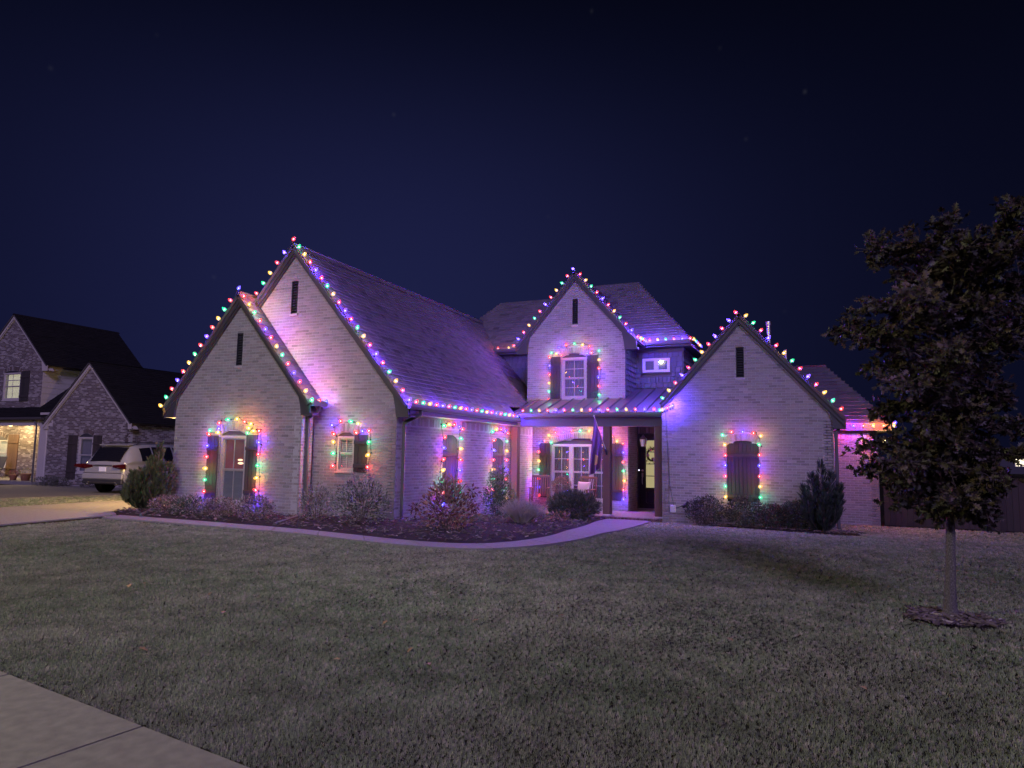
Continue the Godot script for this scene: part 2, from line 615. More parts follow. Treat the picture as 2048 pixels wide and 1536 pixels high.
# A wall of the plane through o: ud runs right as seen from outside. poly in (u, y). holes: openings. rings of soldier bricks over arches.
func brick_wall(root: Node3D, called: String, o: Vector3, ud: Vector3, poly: PackedVector2Array, holes := [], style := 0, soldiers := [], singles := 0, thick := 0.2) -> MeshInstance3D:
	var nd := ud.cross(Vector3.UP)
	var xf := Transform3D(Basis(ud, Vector3.UP, nd), o)
	var back := Shape.new()
	var y0 := INF
	var y1 := -INF
	for p in poly:
		y0 = minf(y0, p.y)
		y1 = maxf(y1, p.y)
	var rows := int(ceil((y1 - y0) / COURSE))
	var xfs := []
	var tints := PackedColorArray()
	for r in rows:
		var a := y0 + r * COURSE + 0.0005
		var b := minf(a + COURSE, y1) - 0.001
		var mid := (a + b) / 2.0
		var sa := spans(poly, a)
		var sb := spans(poly, b)
		var sm := spans(poly, mid)
		for hl in holes:
			var cx: float = (hl.x0 + hl.x1) / 2.0
			for pr in [[sa, a], [sb, b], [sm, mid]]:
				var hw := hole_half(hl, pr[1])
				if hw > 0.0:
					var cutted := cut(pr[0], cx - hw, cx + hw)
					pr[0].clear()
					pr[0].append_array(cutted)
		if sa.size() != sb.size():
			sa = sm
			sb = sm
		for k in sa.size():
			var A := Vector3(sa[k].x, a, -0.007); var B := Vector3(sa[k].y, a, -0.007)
			var C := Vector3(sb[k].y, b + 0.001, -0.007); var D := Vector3(sb[k].x, b + 0.001, -0.007)
			var t := Vector3(0, 0, -thick)
			back.quad(A, B, C, D, Vector3.BACK)
			back.quad(A + t, B + t, C + t, D + t, Vector3.FORWARD)
			back.quad(A, D, D + t, A + t, Vector3.LEFT)
			back.quad(B, C, C + t, B + t, Vector3.RIGHT)
		# bricks
		var sp := spans(poly, mid)
		for hl in holes:
			var cx: float = (hl.x0 + hl.x1) / 2.0
			var hw := hole_half(hl, mid, hl.get("ring", 0.0))
			if hw > 0.0: sp = cut(sp, cx - hw, cx + hw)
		var in_band := false
		for sd in soldiers:
			if mid > sd.x and mid < sd.y: in_band = true
		if in_band: continue
		for q in sp:
			var u: float = floor((q.x - (BRICK / 2.0 if r % 2 else 0.0)) / BRICK) * BRICK + (BRICK / 2.0 if r % 2 else 0.0)
			while u < q.y:
				var l := maxf(u, q.x)
				var h := minf(u + BRICK - 0.011, q.y)
				if h - l > 0.025:
					xfs.append(Transform3D(Basis.from_scale(Vector3(h - l, COURSE - 0.011, 1.0)), Vector3((l + h) / 2.0, mid, rng.randf_range(-0.002, 0.0025))))
					tints.append(brick_tint(style))
				u += BRICK
	# soldier courses
	for sd in soldiers:
		var mid: float = (sd.x + sd.y) / 2.0
		for q in spans(poly, mid):
			var u: float = q.x
			var k := 0
			while u < q.y - 0.03:
				xfs.append(Transform3D(Basis.from_scale(Vector3(0.057, sd.y - sd.x - 0.012, 1.0)), Vector3(u + 0.033, mid, 0.0 if k % 4 else -0.02)))
				tints.append(brick_tint(style))
				u += 0.067
				k += 1
	# arches and lintels of upright bricks
	for hl in holes:
		if hl.get("ring", 0.0) <= 0.0: continue
		var cx: float = (hl.x0 + hl.x1) / 2.0
		var w: float = (hl.x1 - hl.x0) / 2.0
		var rise: float = maxf(hl.get("rise", 0.0), 0.004)
		var rr := (w * w + rise * rise) / (2.0 * rise)
		var cy: float = hl.y1 + rise - rr
		var half := asin(minf(1.0, w / rr))
		var n := int(round(2.0 * half * (rr + hl.ring / 2.0) / 0.067))
		for k in n:
			var a := -half + (k + 0.5) * 2.0 * half / n
			var p := Vector3(cx + sin(a) * (rr + hl.ring / 2.0), cy + cos(a) * (rr + hl.ring / 2.0), 0.003)
			xfs.append(Transform3D(Basis(Vector3.BACK, -a) * Basis.from_scale(Vector3(0.057, hl.ring - 0.014, 1.0)), p))
			tints.append(brick_tint(style))
	var o2 := obj(root, called, back.mesh(M.mortar), root.transform.affine_inverse() * xf)
	pieces(o2, "brick", "brickwork", brick_shape(), "brick", xfs, tints, singles)
	return o2

func shingle_shape() -> Shape:
	# u 0..1 across, v 0..1 up the slope; the butt edge is proud
	var s := Shape.new()
	var a := Vector3(0, 0.015, 0); var b := Vector3(1, 0.015, 0); var c := Vector3(1, 0.001, -1); var d := Vector3(0, 0.001, -1)
	s.quad(a, b, c, d, Vector3.UP)
	s.quad(a, b, b * Vector3(1, 0, 1), a * Vector3(1, 0, 1), Vector3.BACK)
	s.flat(a, a * Vector3(1, 0, 1), d, Vector3.LEFT)
	s.flat(b, b * Vector3(1, 0, 1), c, Vector3.RIGHT)
	return s

# a roof plane through 3D points; the first two are its eave, left to right as seen from outside
func roof_plane(root: Node3D, called: String, pts: Array, singles := 0, tone := 1.0, shingles := true) -> MeshInstance3D:
	var o: Vector3 = pts[0]
	var ud: Vector3 = (pts[1] - pts[0]).normalized()
	var nd: Vector3 = ud.cross(pts[2] - pts[1]).normalized()
	var vd := nd.cross(ud)
	var poly := PackedVector2Array()
	var top := 0.0
	for p in pts:
		poly.append(Vector2((p - o).dot(ud), (p - o).dot(vd)))
		top = maxf(top, poly[-1].y)
	var s := Shape.new()
	s.prism(poly, Vector3.ZERO, Vector3.RIGHT, Vector3.UP, 0.06)
	var xf := Transform3D(Basis(ud, vd, nd), o)
	var node := obj(root, called, s.mesh(M.deck), root.transform.affine_inverse() * xf)
	if not shingles: return node
	var xfs := []
	var tints := PackedColorArray()
	var r := 0
	var v := 0.0
	while v < top - 0.03:
		for q in spans(poly, v + 0.07):
			var u: float = q.x - rng.randf() * 0.2
			while u < q.y:
				var w := rng.randf_range(0.13, 0.34)
				var l := maxf(u, q.x)
				var h := minf(u + w - 0.005, q.y)
				if h - l > 0.02:
					var lift := rng.randf_range(0.7, 1.5)
					xfs.append(Transform3D(Basis(Vector3(h - l, 0, 0), Vector3(0, 0, lift), Vector3(0, -0.165, 0)), Vector3(l, v - rng.randf() * 0.006, 0.001)))
					var k := rng.randf_range(0.82, 1.12) * tone
					if rng.randf() < 0.08: k *= 0.74
					tints.append(Color(0.155 * k, 0.14 * k, 0.142 * k))
				u += w
		v += 0.14
		r += 1
	# nearest shingles first
	pieces(node, "shingle", "shingles", shingle_shape(), "shingle", xfs, tints, singles)
	return node

func arc_poly(x0: float, x1: float, y0: float, rise: float, n := 12) -> PackedVector2Array:
	var w := (x1 - x0) / 2.0
	var cx := (x0 + x1) / 2.0
	var out := PackedVector2Array()
	var r := (w * w + rise * rise) / (2.0 * rise)
	var cy := y0 + rise - r
	for k in n + 1:
		var x := x1 - (x1 - x0) * k / n
		out.append(Vector2(x, cy + sqrt(maxf(0.0, r * r - (x - cx) * (x - cx)))))
	return out

# frame of a wall plane: (u, y, outwards)
func plane(o: Vector3, ud: Vector3) -> Transform3D:
	return Transform3D(Basis(ud, Vector3.UP, ud.cross(Vector3.UP)), o)

func node_part(root: Node3D, called: String, xf: Transform3D) -> Node3D:
	var o := Node3D.new()
	o.name = called
	o.transform = root.transform.affine_inverse() * xf
	root.add_child(o, true)
	return o

# a sash window in a wall plane; units side by side, each double hung with cols x rows panes per sash
func window(root: Node3D, xf: Transform3D, x0: float, x1: float, y0: float, y1: float, units: int, cols: int, rows: int, frame_mat: String, behind: String, rise := 0.0, fr := 0.055) -> Node3D:
	var w := node_part(root, "window", xf)
	var f := Shape.new()
	var dz := -0.10
	f.slab(Vector3(x0, y0, dz), Vector3(x0 + fr, y1, -0.02)); f.slab(Vector3(x1 - fr, y0, dz), Vector3(x1, y1, -0.02))
	f.slab(Vector3(x0 + fr, y1 - fr, dz), Vector3(x1 - fr, y1, -0.02)); f.slab(Vector3(x0 + fr, y0, dz), Vector3(x1 - fr, y0 + fr, -0.02))
	for k in range(1, units):
		var mx := lerpf(x0, x1, float(k) / units)
		f.slab(Vector3(mx - fr * 0.8, y0 + fr, dz), Vector3(mx + fr * 0.8, y1 - fr, -0.025))
	obj(w, "frame", f.mesh(M[frame_mat]))
	var sill := Shape.new()
	sill.bevel(Transform3D(Basis(), Vector3((x0 + x1) / 2.0, y0 - 0.025, -0.03)), Vector3(x1 - x0 + 0.06, 0.05, 0.12), 0.008)
	obj(w, "sill", sill.mesh(M[frame_mat]))
	if rise > 0.0:
		var p := Shape.new()
		p.prism(arc_poly(x0, x1, y1 + 0.002, rise), Vector3(0, 0, -0.03), Vector3.RIGHT, Vector3.UP, 0.05)
		obj(w, "arch_panel", p.mesh(M.trim))
	for k in units:
		var a := lerpf(x0, x1, float(k) / units) + (fr if k == 0 else fr * 0.8)
		var b := lerpf(x0, x1, float(k + 1) / units) - (fr if k == units - 1 else fr * 0.8)
		var lo := y0 + fr
		var hi := y1 - fr
		var half := (lo + hi) / 2.0
		for t in (2 if rows > 0 else 1):
			var c0 := (half if t else lo) if rows > 0 else lo
			var c1 := (hi if t else half) if rows > 0 else hi
			var z := -0.045 if t else -0.065
			var sash := Shape.new()
			var e := 0.03
			sash.slab(Vector3(a, c0, z - 0.025), Vector3(a + e, c1, z)); sash.slab(Vector3(b - e, c0, z - 0.025), Vector3(b, c1, z))
			sash.slab(Vector3(a + e, c0, z - 0.025), Vector3(b - e, c0 + e, z)); sash.slab(Vector3(a + e, c1 - e, z - 0.025), Vector3(b - e, c1, z))
			obj(w, "sash", sash.mesh(M[frame_mat]))
			for i in range(1, cols):
				var m := Shape.new()
				var mx := lerpf(a, b, float(i) / cols)
				m.slab(Vector3(mx - 0.009, c0 + e, z - 0.02), Vector3(mx + 0.009, c1 - e, z - 0.003))
				obj(w, "muntin", m.mesh(M[frame_mat]))
			for j in range(1, rows):
				var m := Shape.new()
				var my := lerpf(c0, c1, float(j) / rows)
				m.slab(Vector3(a + e, my - 0.009, z - 0.021), Vector3(b - e, my + 0.009, z - 0.004))
				obj(w, "muntin", m.mesh(M[frame_mat]))
			var g := Shape.new()
			g.quad(Vector3(a + e, c0 + e, z - 0.012), Vector3(b - e, c0 + e, z - 0.012), Vector3(b - e, c1 - e, z - 0.012), Vector3(a + e, c1 - e, z - 0.012), Vector3.BACK)
			obj(w, "pane", g.mesh(M.glass))
	# what hangs behind the glass
	var c := Shape.new()
	if behind == "curtain":
		var n := int((x1 - x0) / 0.02)
		for k in n:
			var u0 := lerpf(x0, x1, float(k) / n); var u1 := lerpf(x0, x1, float(k + 1) / n)
			c.quad(Vector3(u0, y0, -0.2 + 0.018 * sin(u0 * 70.0)), Vector3(u1, y0, -0.2 + 0.018 * sin(u1 * 70.0)), Vector3(u1, y1, -0.2 + 0.018 * sin(u1 * 70.0)), Vector3(u0, y1, -0.2 + 0.018 * sin(u0 * 70.0)), Vector3.BACK)
		obj(w, "curtain", c.mesh(M.curtain))
	elif behind == "blind":
		var y := y0 + 0.03
		while y < y1:
			c.box(Transform3D(Basis(Vector3.RIGHT, 0.7), Vector3((x0 + x1) / 2.0, y, -0.16)), Vector3(x1 - x0 - 0.04, 0.004, 0.045))
			y += 0.045
		obj(w, "blind", c.mesh(M.blind))
	elif behind == "red":
		var half := (y0 + y1) / 2.0
		c.quad(Vector3(x0 + fr, y0 + fr, -0.088), Vector3(x1 - fr, y0 + fr, -0.088), Vector3(x1 - fr, half, -0.088), Vector3(x0 + fr, half, -0.088), Vector3.BACK)
		obj(w, "insect_screen", c.mesh(M.insect_screen))
		for q in [[0.48, 0.76, 0.20, 0.035], [0.16, 0.59, 0.15, 0.03], [0.14, 0.64, 0.13, 0.025], [0.92, 0.62, 0.08, 0.05]]:
			var b := Shape.new()
			b.blob(Transform3D(Basis.from_scale(Vector3(q[2] * 0.55, q[3], 0.05)), Vector3(lerpf(x0, x1, q[0]), lerpf(y0, y1, q[1]), -0.55)), 12, 6)
			obj(w, "bright_blob", b.mesh(M.bright_blob))  # bright blobs set behind the upper sash
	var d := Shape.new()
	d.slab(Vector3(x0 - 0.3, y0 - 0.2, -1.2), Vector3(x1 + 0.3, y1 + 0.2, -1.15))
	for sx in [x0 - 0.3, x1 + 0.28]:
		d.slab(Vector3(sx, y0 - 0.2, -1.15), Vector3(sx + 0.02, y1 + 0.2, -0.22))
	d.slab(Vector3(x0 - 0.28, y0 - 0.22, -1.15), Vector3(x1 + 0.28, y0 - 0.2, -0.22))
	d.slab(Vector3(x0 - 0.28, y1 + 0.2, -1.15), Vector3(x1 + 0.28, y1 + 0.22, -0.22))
	if behind == "red":
		lamp(w, "red_room_light", Vector3(lerpf(x0, x1, 0.48), lerpf(y0, y1, 0.76), -0.55), Color(1.0, 0.35, 0.22), 0.12, 0.03)  # unseen red light, placed to redden the room behind the glass
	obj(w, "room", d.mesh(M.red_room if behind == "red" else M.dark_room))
	return w

# a board shutter: upright boards and two battens
func shutter(root: Node3D, xf: Transform3D, x0: float, x1: float, y0: float, y1: float, n: int, z := 0.0, rise := 0.0, tint := Color(0.042, 0.037, 0.040), bands := [0.16, 0.80]) -> void:
	var s := node_part(root, "shutter", xf)
	var w := (x1 - x0) / 2.0
	var r := (w * w + rise * rise) / (2.0 * maxf(rise, 0.001))
	for k in n:
		var a := lerpf(x0, x1, float(k) / n) + 0.004
		var b := lerpf(x0, x1, float(k + 1) / n) - 0.004
		var top := func(x: float) -> float:
			if rise <= 0.0: return y1
			var d := x - (x0 + x1) / 2.0
			return y1 + rise - r + sqrt(maxf(0.0, r * r - d * d))
		var q := Shape.new()
		q.colored = true
		q.col = tint * rng.randf_range(0.75, 1.25)
		q.prism(PackedVector2Array([Vector2(a, y0), Vector2(b, y0), Vector2(b, top.call(b)), Vector2(a, top.call(a))]), Vector3(0, 0, z + 0.03 + rng.randf_range(-0.003, 0.003)), Vector3.RIGHT, Vector3.UP, 0.03)
		obj(s, "board", q.mesh(M.board))
	for t in bands:
		var q := Shape.new()
		q.colored = true
		q.col = tint * 1.05
		var y := lerpf(y0, y1, t)
		q.bevel(Transform3D(Basis(), Vector3((x0 + x1) / 2.0, y, z + 0.045)), Vector3(x1 - x0 - 0.004, 0.085, 0.024), 0.005)
		obj(s, "batten", q.mesh(M.board))

func gable_vent(root: Node3D, xf: Transform3D, cx: float, half: float, y0: float, y1: float) -> void:
	var v := node_part(root, "gable_vent", xf)
	var f := Shape.new()
	f.slab(Vector3(cx - half, y0, -0.14), Vector3(cx + half, y1, -0.12))
	f.slab(Vector3(cx - half, y0, -0.12), Vector3(cx - half + 0.015, y1, -0.004)); f.slab(Vector3(cx + half - 0.015, y0, -0.12), Vector3(cx + half, y1, -0.004))
	obj(v, "frame", f.mesh(M.vent))
	var sill := Shape.new()
	sill.bevel(Transform3D(Basis(), Vector3(cx, y0 - 0.03, -0.02)), Vector3(half * 2.0 + 0.05, 0.055, 0.08), 0.006)
	obj(v, "sill", sill.mesh(M.mortar))
	var n := int((y1 - y0) / 0.062)
	for k in n:
		var s := Shape.new()
		s.box(Transform3D(Basis(Vector3.RIGHT, 0.75), Vector3(cx, y0 + (k + 0.5) * (y1 - y0) / n, -0.05)), Vector3(half * 2.0 - 0.032, 0.010, 0.075))
		obj(v, "slat", s.mesh(M.vent))


# ---------------------------------------------------------------- the decorated house
const X := Vector3.RIGHT
const NZ := Vector3(0, 0, -1)

func gable_poly(cx: float, half_l: float, half_r: float, y0: float, apex: float, slope: float, eave: float) -> PackedVector2Array:
	# brick face of a gable: straight sides to the eave, then the two slopes
	return PackedVector2Array([Vector2(cx - half_l, y0), Vector2(cx + half_r, y0), Vector2(cx + half_r, eave), Vector2(cx + half_r - 0.08, apex - slope * (half_r - 0.08)), Vector2(cx, apex), Vector2(cx - half_l + 0.08, apex - slope * (half_l - 0.08)), Vector2(cx - half_l, eave)])

# the two sloping boards at the edge of a gable roof, and the boxed ends of the eaves
func rake(root: Node3D, cx: float, apex: float, slope: float, el: float, er: float, z: float, wl: float, wr: float, m := "trim", h := 0.21) -> void:
	for side in [[-1.0, el, wl], [1.0, er, wr]]:
		if side[1] <= 0.0: continue
		var sg: float = side[0]
		var e: float = side[1]
		var s := Shape.new()
		s.prism(PackedVector2Array([Vector2(0, apex), Vector2(sg * e, apex - slope * e), Vector2(sg * e, apex - slope * e + h), Vector2(0, apex + h)]), Vector3(cx, 0, z + 0.10), X, Vector3.UP, 0.035)
		part(root, "rake_board", s, M[m])
		var f := Shape.new()
		f.prism(PackedVector2Array([Vector2(0, apex - 0.05), Vector2(sg * e, apex - slope * e - 0.05), Vector2(sg * e, apex - slope * e + 0.02), Vector2(0, apex + 0.02)]), Vector3(cx, 0, z + 0.062), X, Vector3.UP, 0.058)
		part(root, "soffit_board", f, M[m])
		var w: float = side[2]
		if w > 0.0:
			var r := Shape.new()
			var yb := apex - slope * e - 0.04
			r.prism(PackedVector2Array([Vector2(sg * (w - 0.10), apex - slope * (w - 0.10) - 0.0), Vector2(sg * e, apex - slope * e), Vector2(sg * e, yb), Vector2(sg * (w + 0.01), yb), Vector2(sg * (w - 0.02), yb + 0.22)]), Vector3(cx, 0, z + 0.058), X, Vector3.UP, 0.30)
			part(root, "eave_return", r, M[m])

func gutter_run(root: Node3D, a: Vector3, b: Vector3, out: Vector3) -> void:
	var s := Shape.new()
	var d := (b - a).normalized()
	var t := out.normalized()
	var poly := PackedVector2Array([Vector2(0, 0), Vector2(0.09, 0), Vector2(0.115, 0.055), Vector2(0.115, 0.115), Vector2(0.10, 0.115), Vector2(0.10, 0.06), Vector2(0.08, 0.014), Vector2(0.012, 0.014), Vector2(0.012, 0.115), Vector2(0, 0.115)])
	if t.cross(Vector3.UP).dot(d) < 0.0:
		s.prism(poly, a, t, Vector3.UP, a.distance_to(b))
		if t.cross(Vector3.UP).dot(d) > 0.0: pass
	else:
		s.prism(poly, b, t, Vector3.UP, a.distance_to(b))
	part(root, "gutter", s, M.gutter)

func downspout(root: Node3D, pts: Array) -> void:
	var s := Shape.new()
	for k in pts.size() - 1:
		var a: Vector3 = pts[k]
		var b: Vector3 = pts[k + 1]
		var d := (b - a).normalized()
		var x := d.cross(Vector3(0.2, 0.1, 1).normalized()).normalized()
		s.bevel(Transform3D(Basis(x, d, x.cross(d)), (a + b) / 2.0), Vector3(0.072, a.distance_to(b) + 0.03, 0.055), 0.012)
	part(root, "downspout", s, M.gutter)

func gable_roof(root: Node3D, cx: float, top: float, slope: float, el: float, er: float, zf: float, zl: float, zr: float, singles := 0, tone := 1.0) -> void:
	if el > 0.0:
		roof_plane(root, "roof", [Vector3(cx - el, top - slope * el, zl), Vector3(cx - el, top - slope * el, zf), Vector3(cx, top, zf), Vector3(cx, top, zl)], 0, tone)
	if er > 0.0:
		roof_plane(root, "roof", [Vector3(cx + er, top - slope * er, zf), Vector3(cx + er, top - slope * er, zr), Vector3(cx, top, zr), Vector3(cx, top, zf)], singles, tone)
	var c := Shape.new()
	var z := zf
	var zb := minf(zl, zr)
	c.colored = true
	while z > zb:
		var k := rng.randf_range(0.8, 1.15) * tone
		c.col = Color(0.155 * k, 0.135 * k, 0.13 * k)
		for sg in [-1.0, 1.0]:
			c.quad(Vector3(cx, top + 0.028, z), Vector3(cx + sg * 0.11, top + 0.026 - slope * 0.11, z), Vector3(cx + sg * 0.11, top + 0.018 - slope * 0.11, z - 0.2), Vector3(cx, top + 0.02, z - 0.2), Vector3(sg, 1, 0))
			c.quad(Vector3(cx, top + 0.028, z), Vector3(cx + sg * 0.11, top + 0.026 - slope * 0.11, z), Vector3(cx + sg * 0.11, top - slope * 0.11, z), Vector3(cx, top, z), Vector3.BACK)
		z -= 0.17
	if absf(zf - zb) > 0.2:
		part(root, "ridge_cap", c, M.shingle)

# courses of cedar-like shakes on a plane (u, y)
func shake_wall(root: Node3D, called: String, o: Vector3, ud: Vector3, poly: PackedVector2Array, holes := [], singles := 90) -> void:
	var xf := plane(o, ud)
	var b := Shape.new()
	b.prism(poly, Vector3(0, 0, -0.01), X, Vector3.UP, 0.15)
	var node := obj(root, called, b.mesh(M.trim), root.transform.affine_inverse() * xf)
	var s := Shape.new()
	s.quad(Vector3(0, 0, 0.022), Vector3(1, 0, 0.022), Vector3(1, 1, 0.004), Vector3(0, 1, 0.004), Vector3.BACK)
	s.quad(Vector3(0, 0, 0), Vector3(1, 0, 0), Vector3(1, 0, 0.022), Vector3(0, 0, 0.022), Vector3.DOWN)
	s.quad(Vector3(0, 0, 0), Vector3(0, 0, 0.022), Vector3(0, 1, 0.004), Vector3(0, 1, 0), Vector3.LEFT)
	s.quad(Vector3(1, 0, 0), Vector3(1, 0, 0.022), Vector3(1, 1, 0.004), Vector3(1, 1, 0), Vector3.RIGHT)
	var y0 := INF; var y1 := -INF
	for p in poly:
		y0 = minf(y0, p.y); y1 = maxf(y1, p.y)
	var xfs := []
	var tints := PackedColorArray()
	var y := y0
	while y < y1 - 0.05:
		var sp := spans(poly, y + 0.08)
		for hl in holes:
			if y + 0.12 > hl.y0 and y + 0.04 < hl.y1: sp = cut(sp, hl.x0, hl.x1)
		for q in sp:
			var u: float = q.x
			while u < q.y - 0.02:
				var w := minf(rng.randf_range(0.09, 0.22), q.y - u)
				var drop := rng.randf_range(-0.014, 0.014)
				xfs.append(Transform3D(Basis.from_scale(Vector3(w - 0.02, minf(0.18, y1 - y), 1.7)), Vector3(u + 0.003, y + drop, rng.randf() * 0.003)))
				tints.append(Color(0.115, 0.125, 0.145) * rng.randf_range(0.78, 1.2))
				u += w
		y += 0.165
	pieces(node, "shake", "shakes", s, "shake", xfs, tints, singles)


func main_house() -> void:
	house = thing("brick_house", "pale brick house outlined with strings of coloured lights, steep gables and a front porch", "house", Vector3(-8.0, -0.15, -16.0))
	var H := house
	var p1 := plane(Vector3(0, 0, -12.2), X)
	var p2 := plane(Vector3(0, 0, -12.6), X)
	var p3 := plane(Vector3(0, 0, -18.41), X)
	var pb := plane(Vector3(0, 0, -20.5), X)
	var pd := plane(Vector3(0, 0, -21.71), X)
	var p4 := plane(Vector3(0, 0, -20.5), X)
	var p5 := plane(Vector3(0, 0, -21.9), X)
	var side := plane(Vector3(-8.32, 0, 0), NZ)
	# --- small front gable on the left
	var h1 := {"x0": -13.06, "x1": -12.21, "y0": 0.17, "y1": 1.80, "rise": 0.13, "ring": 0.2}
	var v1 := {"x0": -12.69, "x1": -12.50, "y0": 3.48, "y1": 4.29}
	brick_wall(H, "gable_wall", Vector3(0, 0, -12.2), X, gable_poly(-12.6, 2.0, 2.0, -0.12, 5.01, 1.163, 2.55), [h1, v1])
	brick_wall(H, "return_wall", Vector3(-10.6, 0, -12.2), NZ, PackedVector2Array([Vector2(0, -0.12), Vector2(0.39, -0.12), Vector2(0.39, 2.42), Vector2(0, 2.42)]))
	brick_wall(H, "return_wall", Vector3(-14.6, 0, -12.6), Vector3(0, 0, 1), PackedVector2Array([Vector2(0, -0.15), Vector2(0.39, -0.15), Vector2(0.39, 2.4), Vector2(0, 2.4)]))
	window(H, p1, -13.05, -12.22, 0.18, 1.80, 1, 2, 1, "cream", "red", 0.125, 0.07)
	shutter(H, p1, -13.43, -13.08, 0.19, 1.80, 3)
	shutter(H, p1, -12.20, -11.86, 0.24, 1.82, 3)
	gable_vent(H, p1, -12.595, 0.095, 3.48, 4.29)
	gable_roof(H, -12.6, 5.20, 1.163, 2.33, 2.30, -12.06, -14.2, -12.58)
	rake(H, -12.6, 4.985, 1.163, 2.33, 2.30, -12.2, 2.0, 2.0)
	# --- large gable of the left wing
	var h2 := {"x0": -9.92, "x1": -9.42, "y0": 1.01, "y1": 1.81, "rise": 0.10, "ring": 0.2}
	var v2 := {"x0": -11.44, "x1": -11.24, "y0": 4.74, "y1": 5.53}
	brick_wall(H, "gable_wall", Vector3(0, 0, -12.6), X, PackedVector2Array([Vector2(-10.58, -0.13), Vector2(-8.32, -0.13), Vector2(-8.32, 2.5), Vector2(-8.38, 2.79), Vector2(-11.34, 6.242), Vector2(-13.0, 4.31), Vector2(-13.0, 4.0), Vector2(-10.58, 2.0)]), [h2, v2], 0, [], 300)
	window(H, p2, -9.91, -9.43, 1.02, 1.81, 1, 2, 1, "cream", "blind", 0.09, 0.05)
	shutter(H, p2, -9.41, -9.06, 1.02, 1.84, 3)
	gable_vent(H, p2, -11.34, 0.1, 4.74, 5.53)
	roof_plane(H, "roof", [Vector3(-7.98, 2.47, -12.46), Vector3(-7.98, 2.47, -18.6), Vector3(-8.36, 2.91, -18.6), Vector3(-8.36, 2.91, -23.0), Vector3(-11.34, 6.40, -23.0), Vector3(-11.34, 6.40, -12.46)], shingle_singles)
	gable_roof(H, -11.34, 6.40, 1.168, 3.35, 0.0, -12.46, -26.0, -26.0)
	rake(H, -11.34, 6.20, 1.168, 1.9, 3.36, -12.6, 0.0, 3.02)
	gutter_run(H, Vector3(-7.985, 2.40, -12.48), Vector3(-7.985, 2.40, -18.45), Vector3.RIGHT)
	var so := Shape.new()
	so.slab(Vector3(-8.32, 2.30, -18.5), Vector3(-7.99, 2.33, -12.6)); so.slab(Vector3(-8.02, 2.33, -18.5), Vector3(-7.99, 2.50, -12.6))
	part(H, "soffit", so, M.trim)
	# its right-hand side, and on into the porch
	var ha := {"x0": 14.66, "x1": 15.48, "y0": 0.25, "y1": 1.81, "rise": 0.12, "ring": 0.0}
	var hb := {"x0": 17.51, "x1": 18.31, "y0": 0.25, "y1": 1.80, "rise": 0.12, "ring": 0.0}
	brick_wall(H, "side_wall", Vector3(-8.32, 0, 0), NZ, PackedVector2Array([Vector2(12.607, -0.3), Vector2(20.5, -0.45), Vector2(20.5, 2.42), Vector2(12.607, 2.42)]), [ha, hb], 0, [Vector2(2.07, 2.27)])
	shutter(H, side, 14.67, 15.47, 0.26, 1.81, 7, -0.07, 0.12, Color(0.036, 0.032, 0.036), [0.10, 0.76])
	shutter(H, side, 17.52, 18.30, 0.26, 1.80, 7, -0.07, 0.12, Color(0.036, 0.032, 0.036), [0.10, 0.76])
	for sx in [[14.6, 15.55], [17.45, 18.38]]:
		var bk := Shape.new()
		bk.slab(Vector3(-8.46, 0.2, -sx[1]), Vector3(-8.42, 2.0, -sx[0]))
		part(H, "blind_window_back", bk, M.dark_room)
	brick_wall(H, "side_wall", Vector3(-14.4, 0, -26.0), Vector3(0, 0, 1), PackedVector2Array([Vector2(0, -0.5), Vector2(13.4, -0.3), Vector2(13.4, 2.4), Vector2(0, 2.4)]))
	# --- porch
	var hw := {"x0": -7.68, "x1": -5.70, "y0": 0.03, "y1": 1.80, "rise": 0.16, "ring": 0.2}
	brick_wall(H, "porch_wall", Vector3(0, 0, -20.5), X, PackedVector2Array([Vector2(-8.32, -0.25), Vector2(-5.18, -0.25), Vector2(-5.18, 2.42), Vector2(-8.32, 2.42)]), [hw])
	window(H, pb, -7.67, -5.71, 0.05, 1.80, 3, 2, 2, "white_paint", "curtain", 0.155, 0.06)
	shutter(H, pb, -8.07, -7.70, 0.10, 1.82, 3)
	shutter(H, pb, -5.69, -5.34, 0.10, 1.83, 3)
	brick_wall(H, "recess_wall", Vector3(-5.18, 0, 0), NZ, PackedVector2Array([Vector2(20.507, -0.25), Vector2(21.71, -0.25), Vector2(21.71, 2.42), Vector2(20.507, 2.42)]))
	brick_wall(H, "recess_wall", Vector3(0, 0, -21.71), X, PackedVector2Array([Vector2(-5.17, -0.25), Vector2(-3.73, -0.25), Vector2(-3.73, 2.42), Vector2(-5.17, 2.42)]), [{"x0": -5.16, "x1": -4.22, "y0": -0.25, "y1": 2.17}], 0, [Vector2(2.19, 2.39)])
	front_door(H, pd)
	var fl := Shape.new()
	fl.slab(Vector3(-8.31, -0.40, -21.7), Vector3(-3.56, -0.212, -18.66))
	part(H, "porch_floor", fl, M.concrete)
	var bs := brick_shape()
	for row in 1:
		var u := -8.2
		while u < -3.62:
			var mt: StandardMaterial3D = M.brick.duplicate()
			mt.vertex_color_use_as_albedo = false
			mt.albedo_color = (Color(0.20, 0.12, 0.105) * rng.randf_range(0.6, 1.15)).linear_to_srgb()
			var q := Shape.new()
			q.bevel(Transform3D(Basis(), Vector3(u, -0.268, -18.60)), Vector3(0.088, 0.10, 0.14), 0.012)
			part(H, "step_brick", q, mt)
			u += 0.105
	var sb := Shape.new()
	sb.slab(Vector3(-8.25, -0.42, -18.66), Vector3(-3.58, -0.322, -18.535)); sb.slab(Vector3(-8.25, -0.322, -18.658), Vector3(-3.58, -0.225, -18.62))
	part(H, "step_mortar", sb, M.mortar)
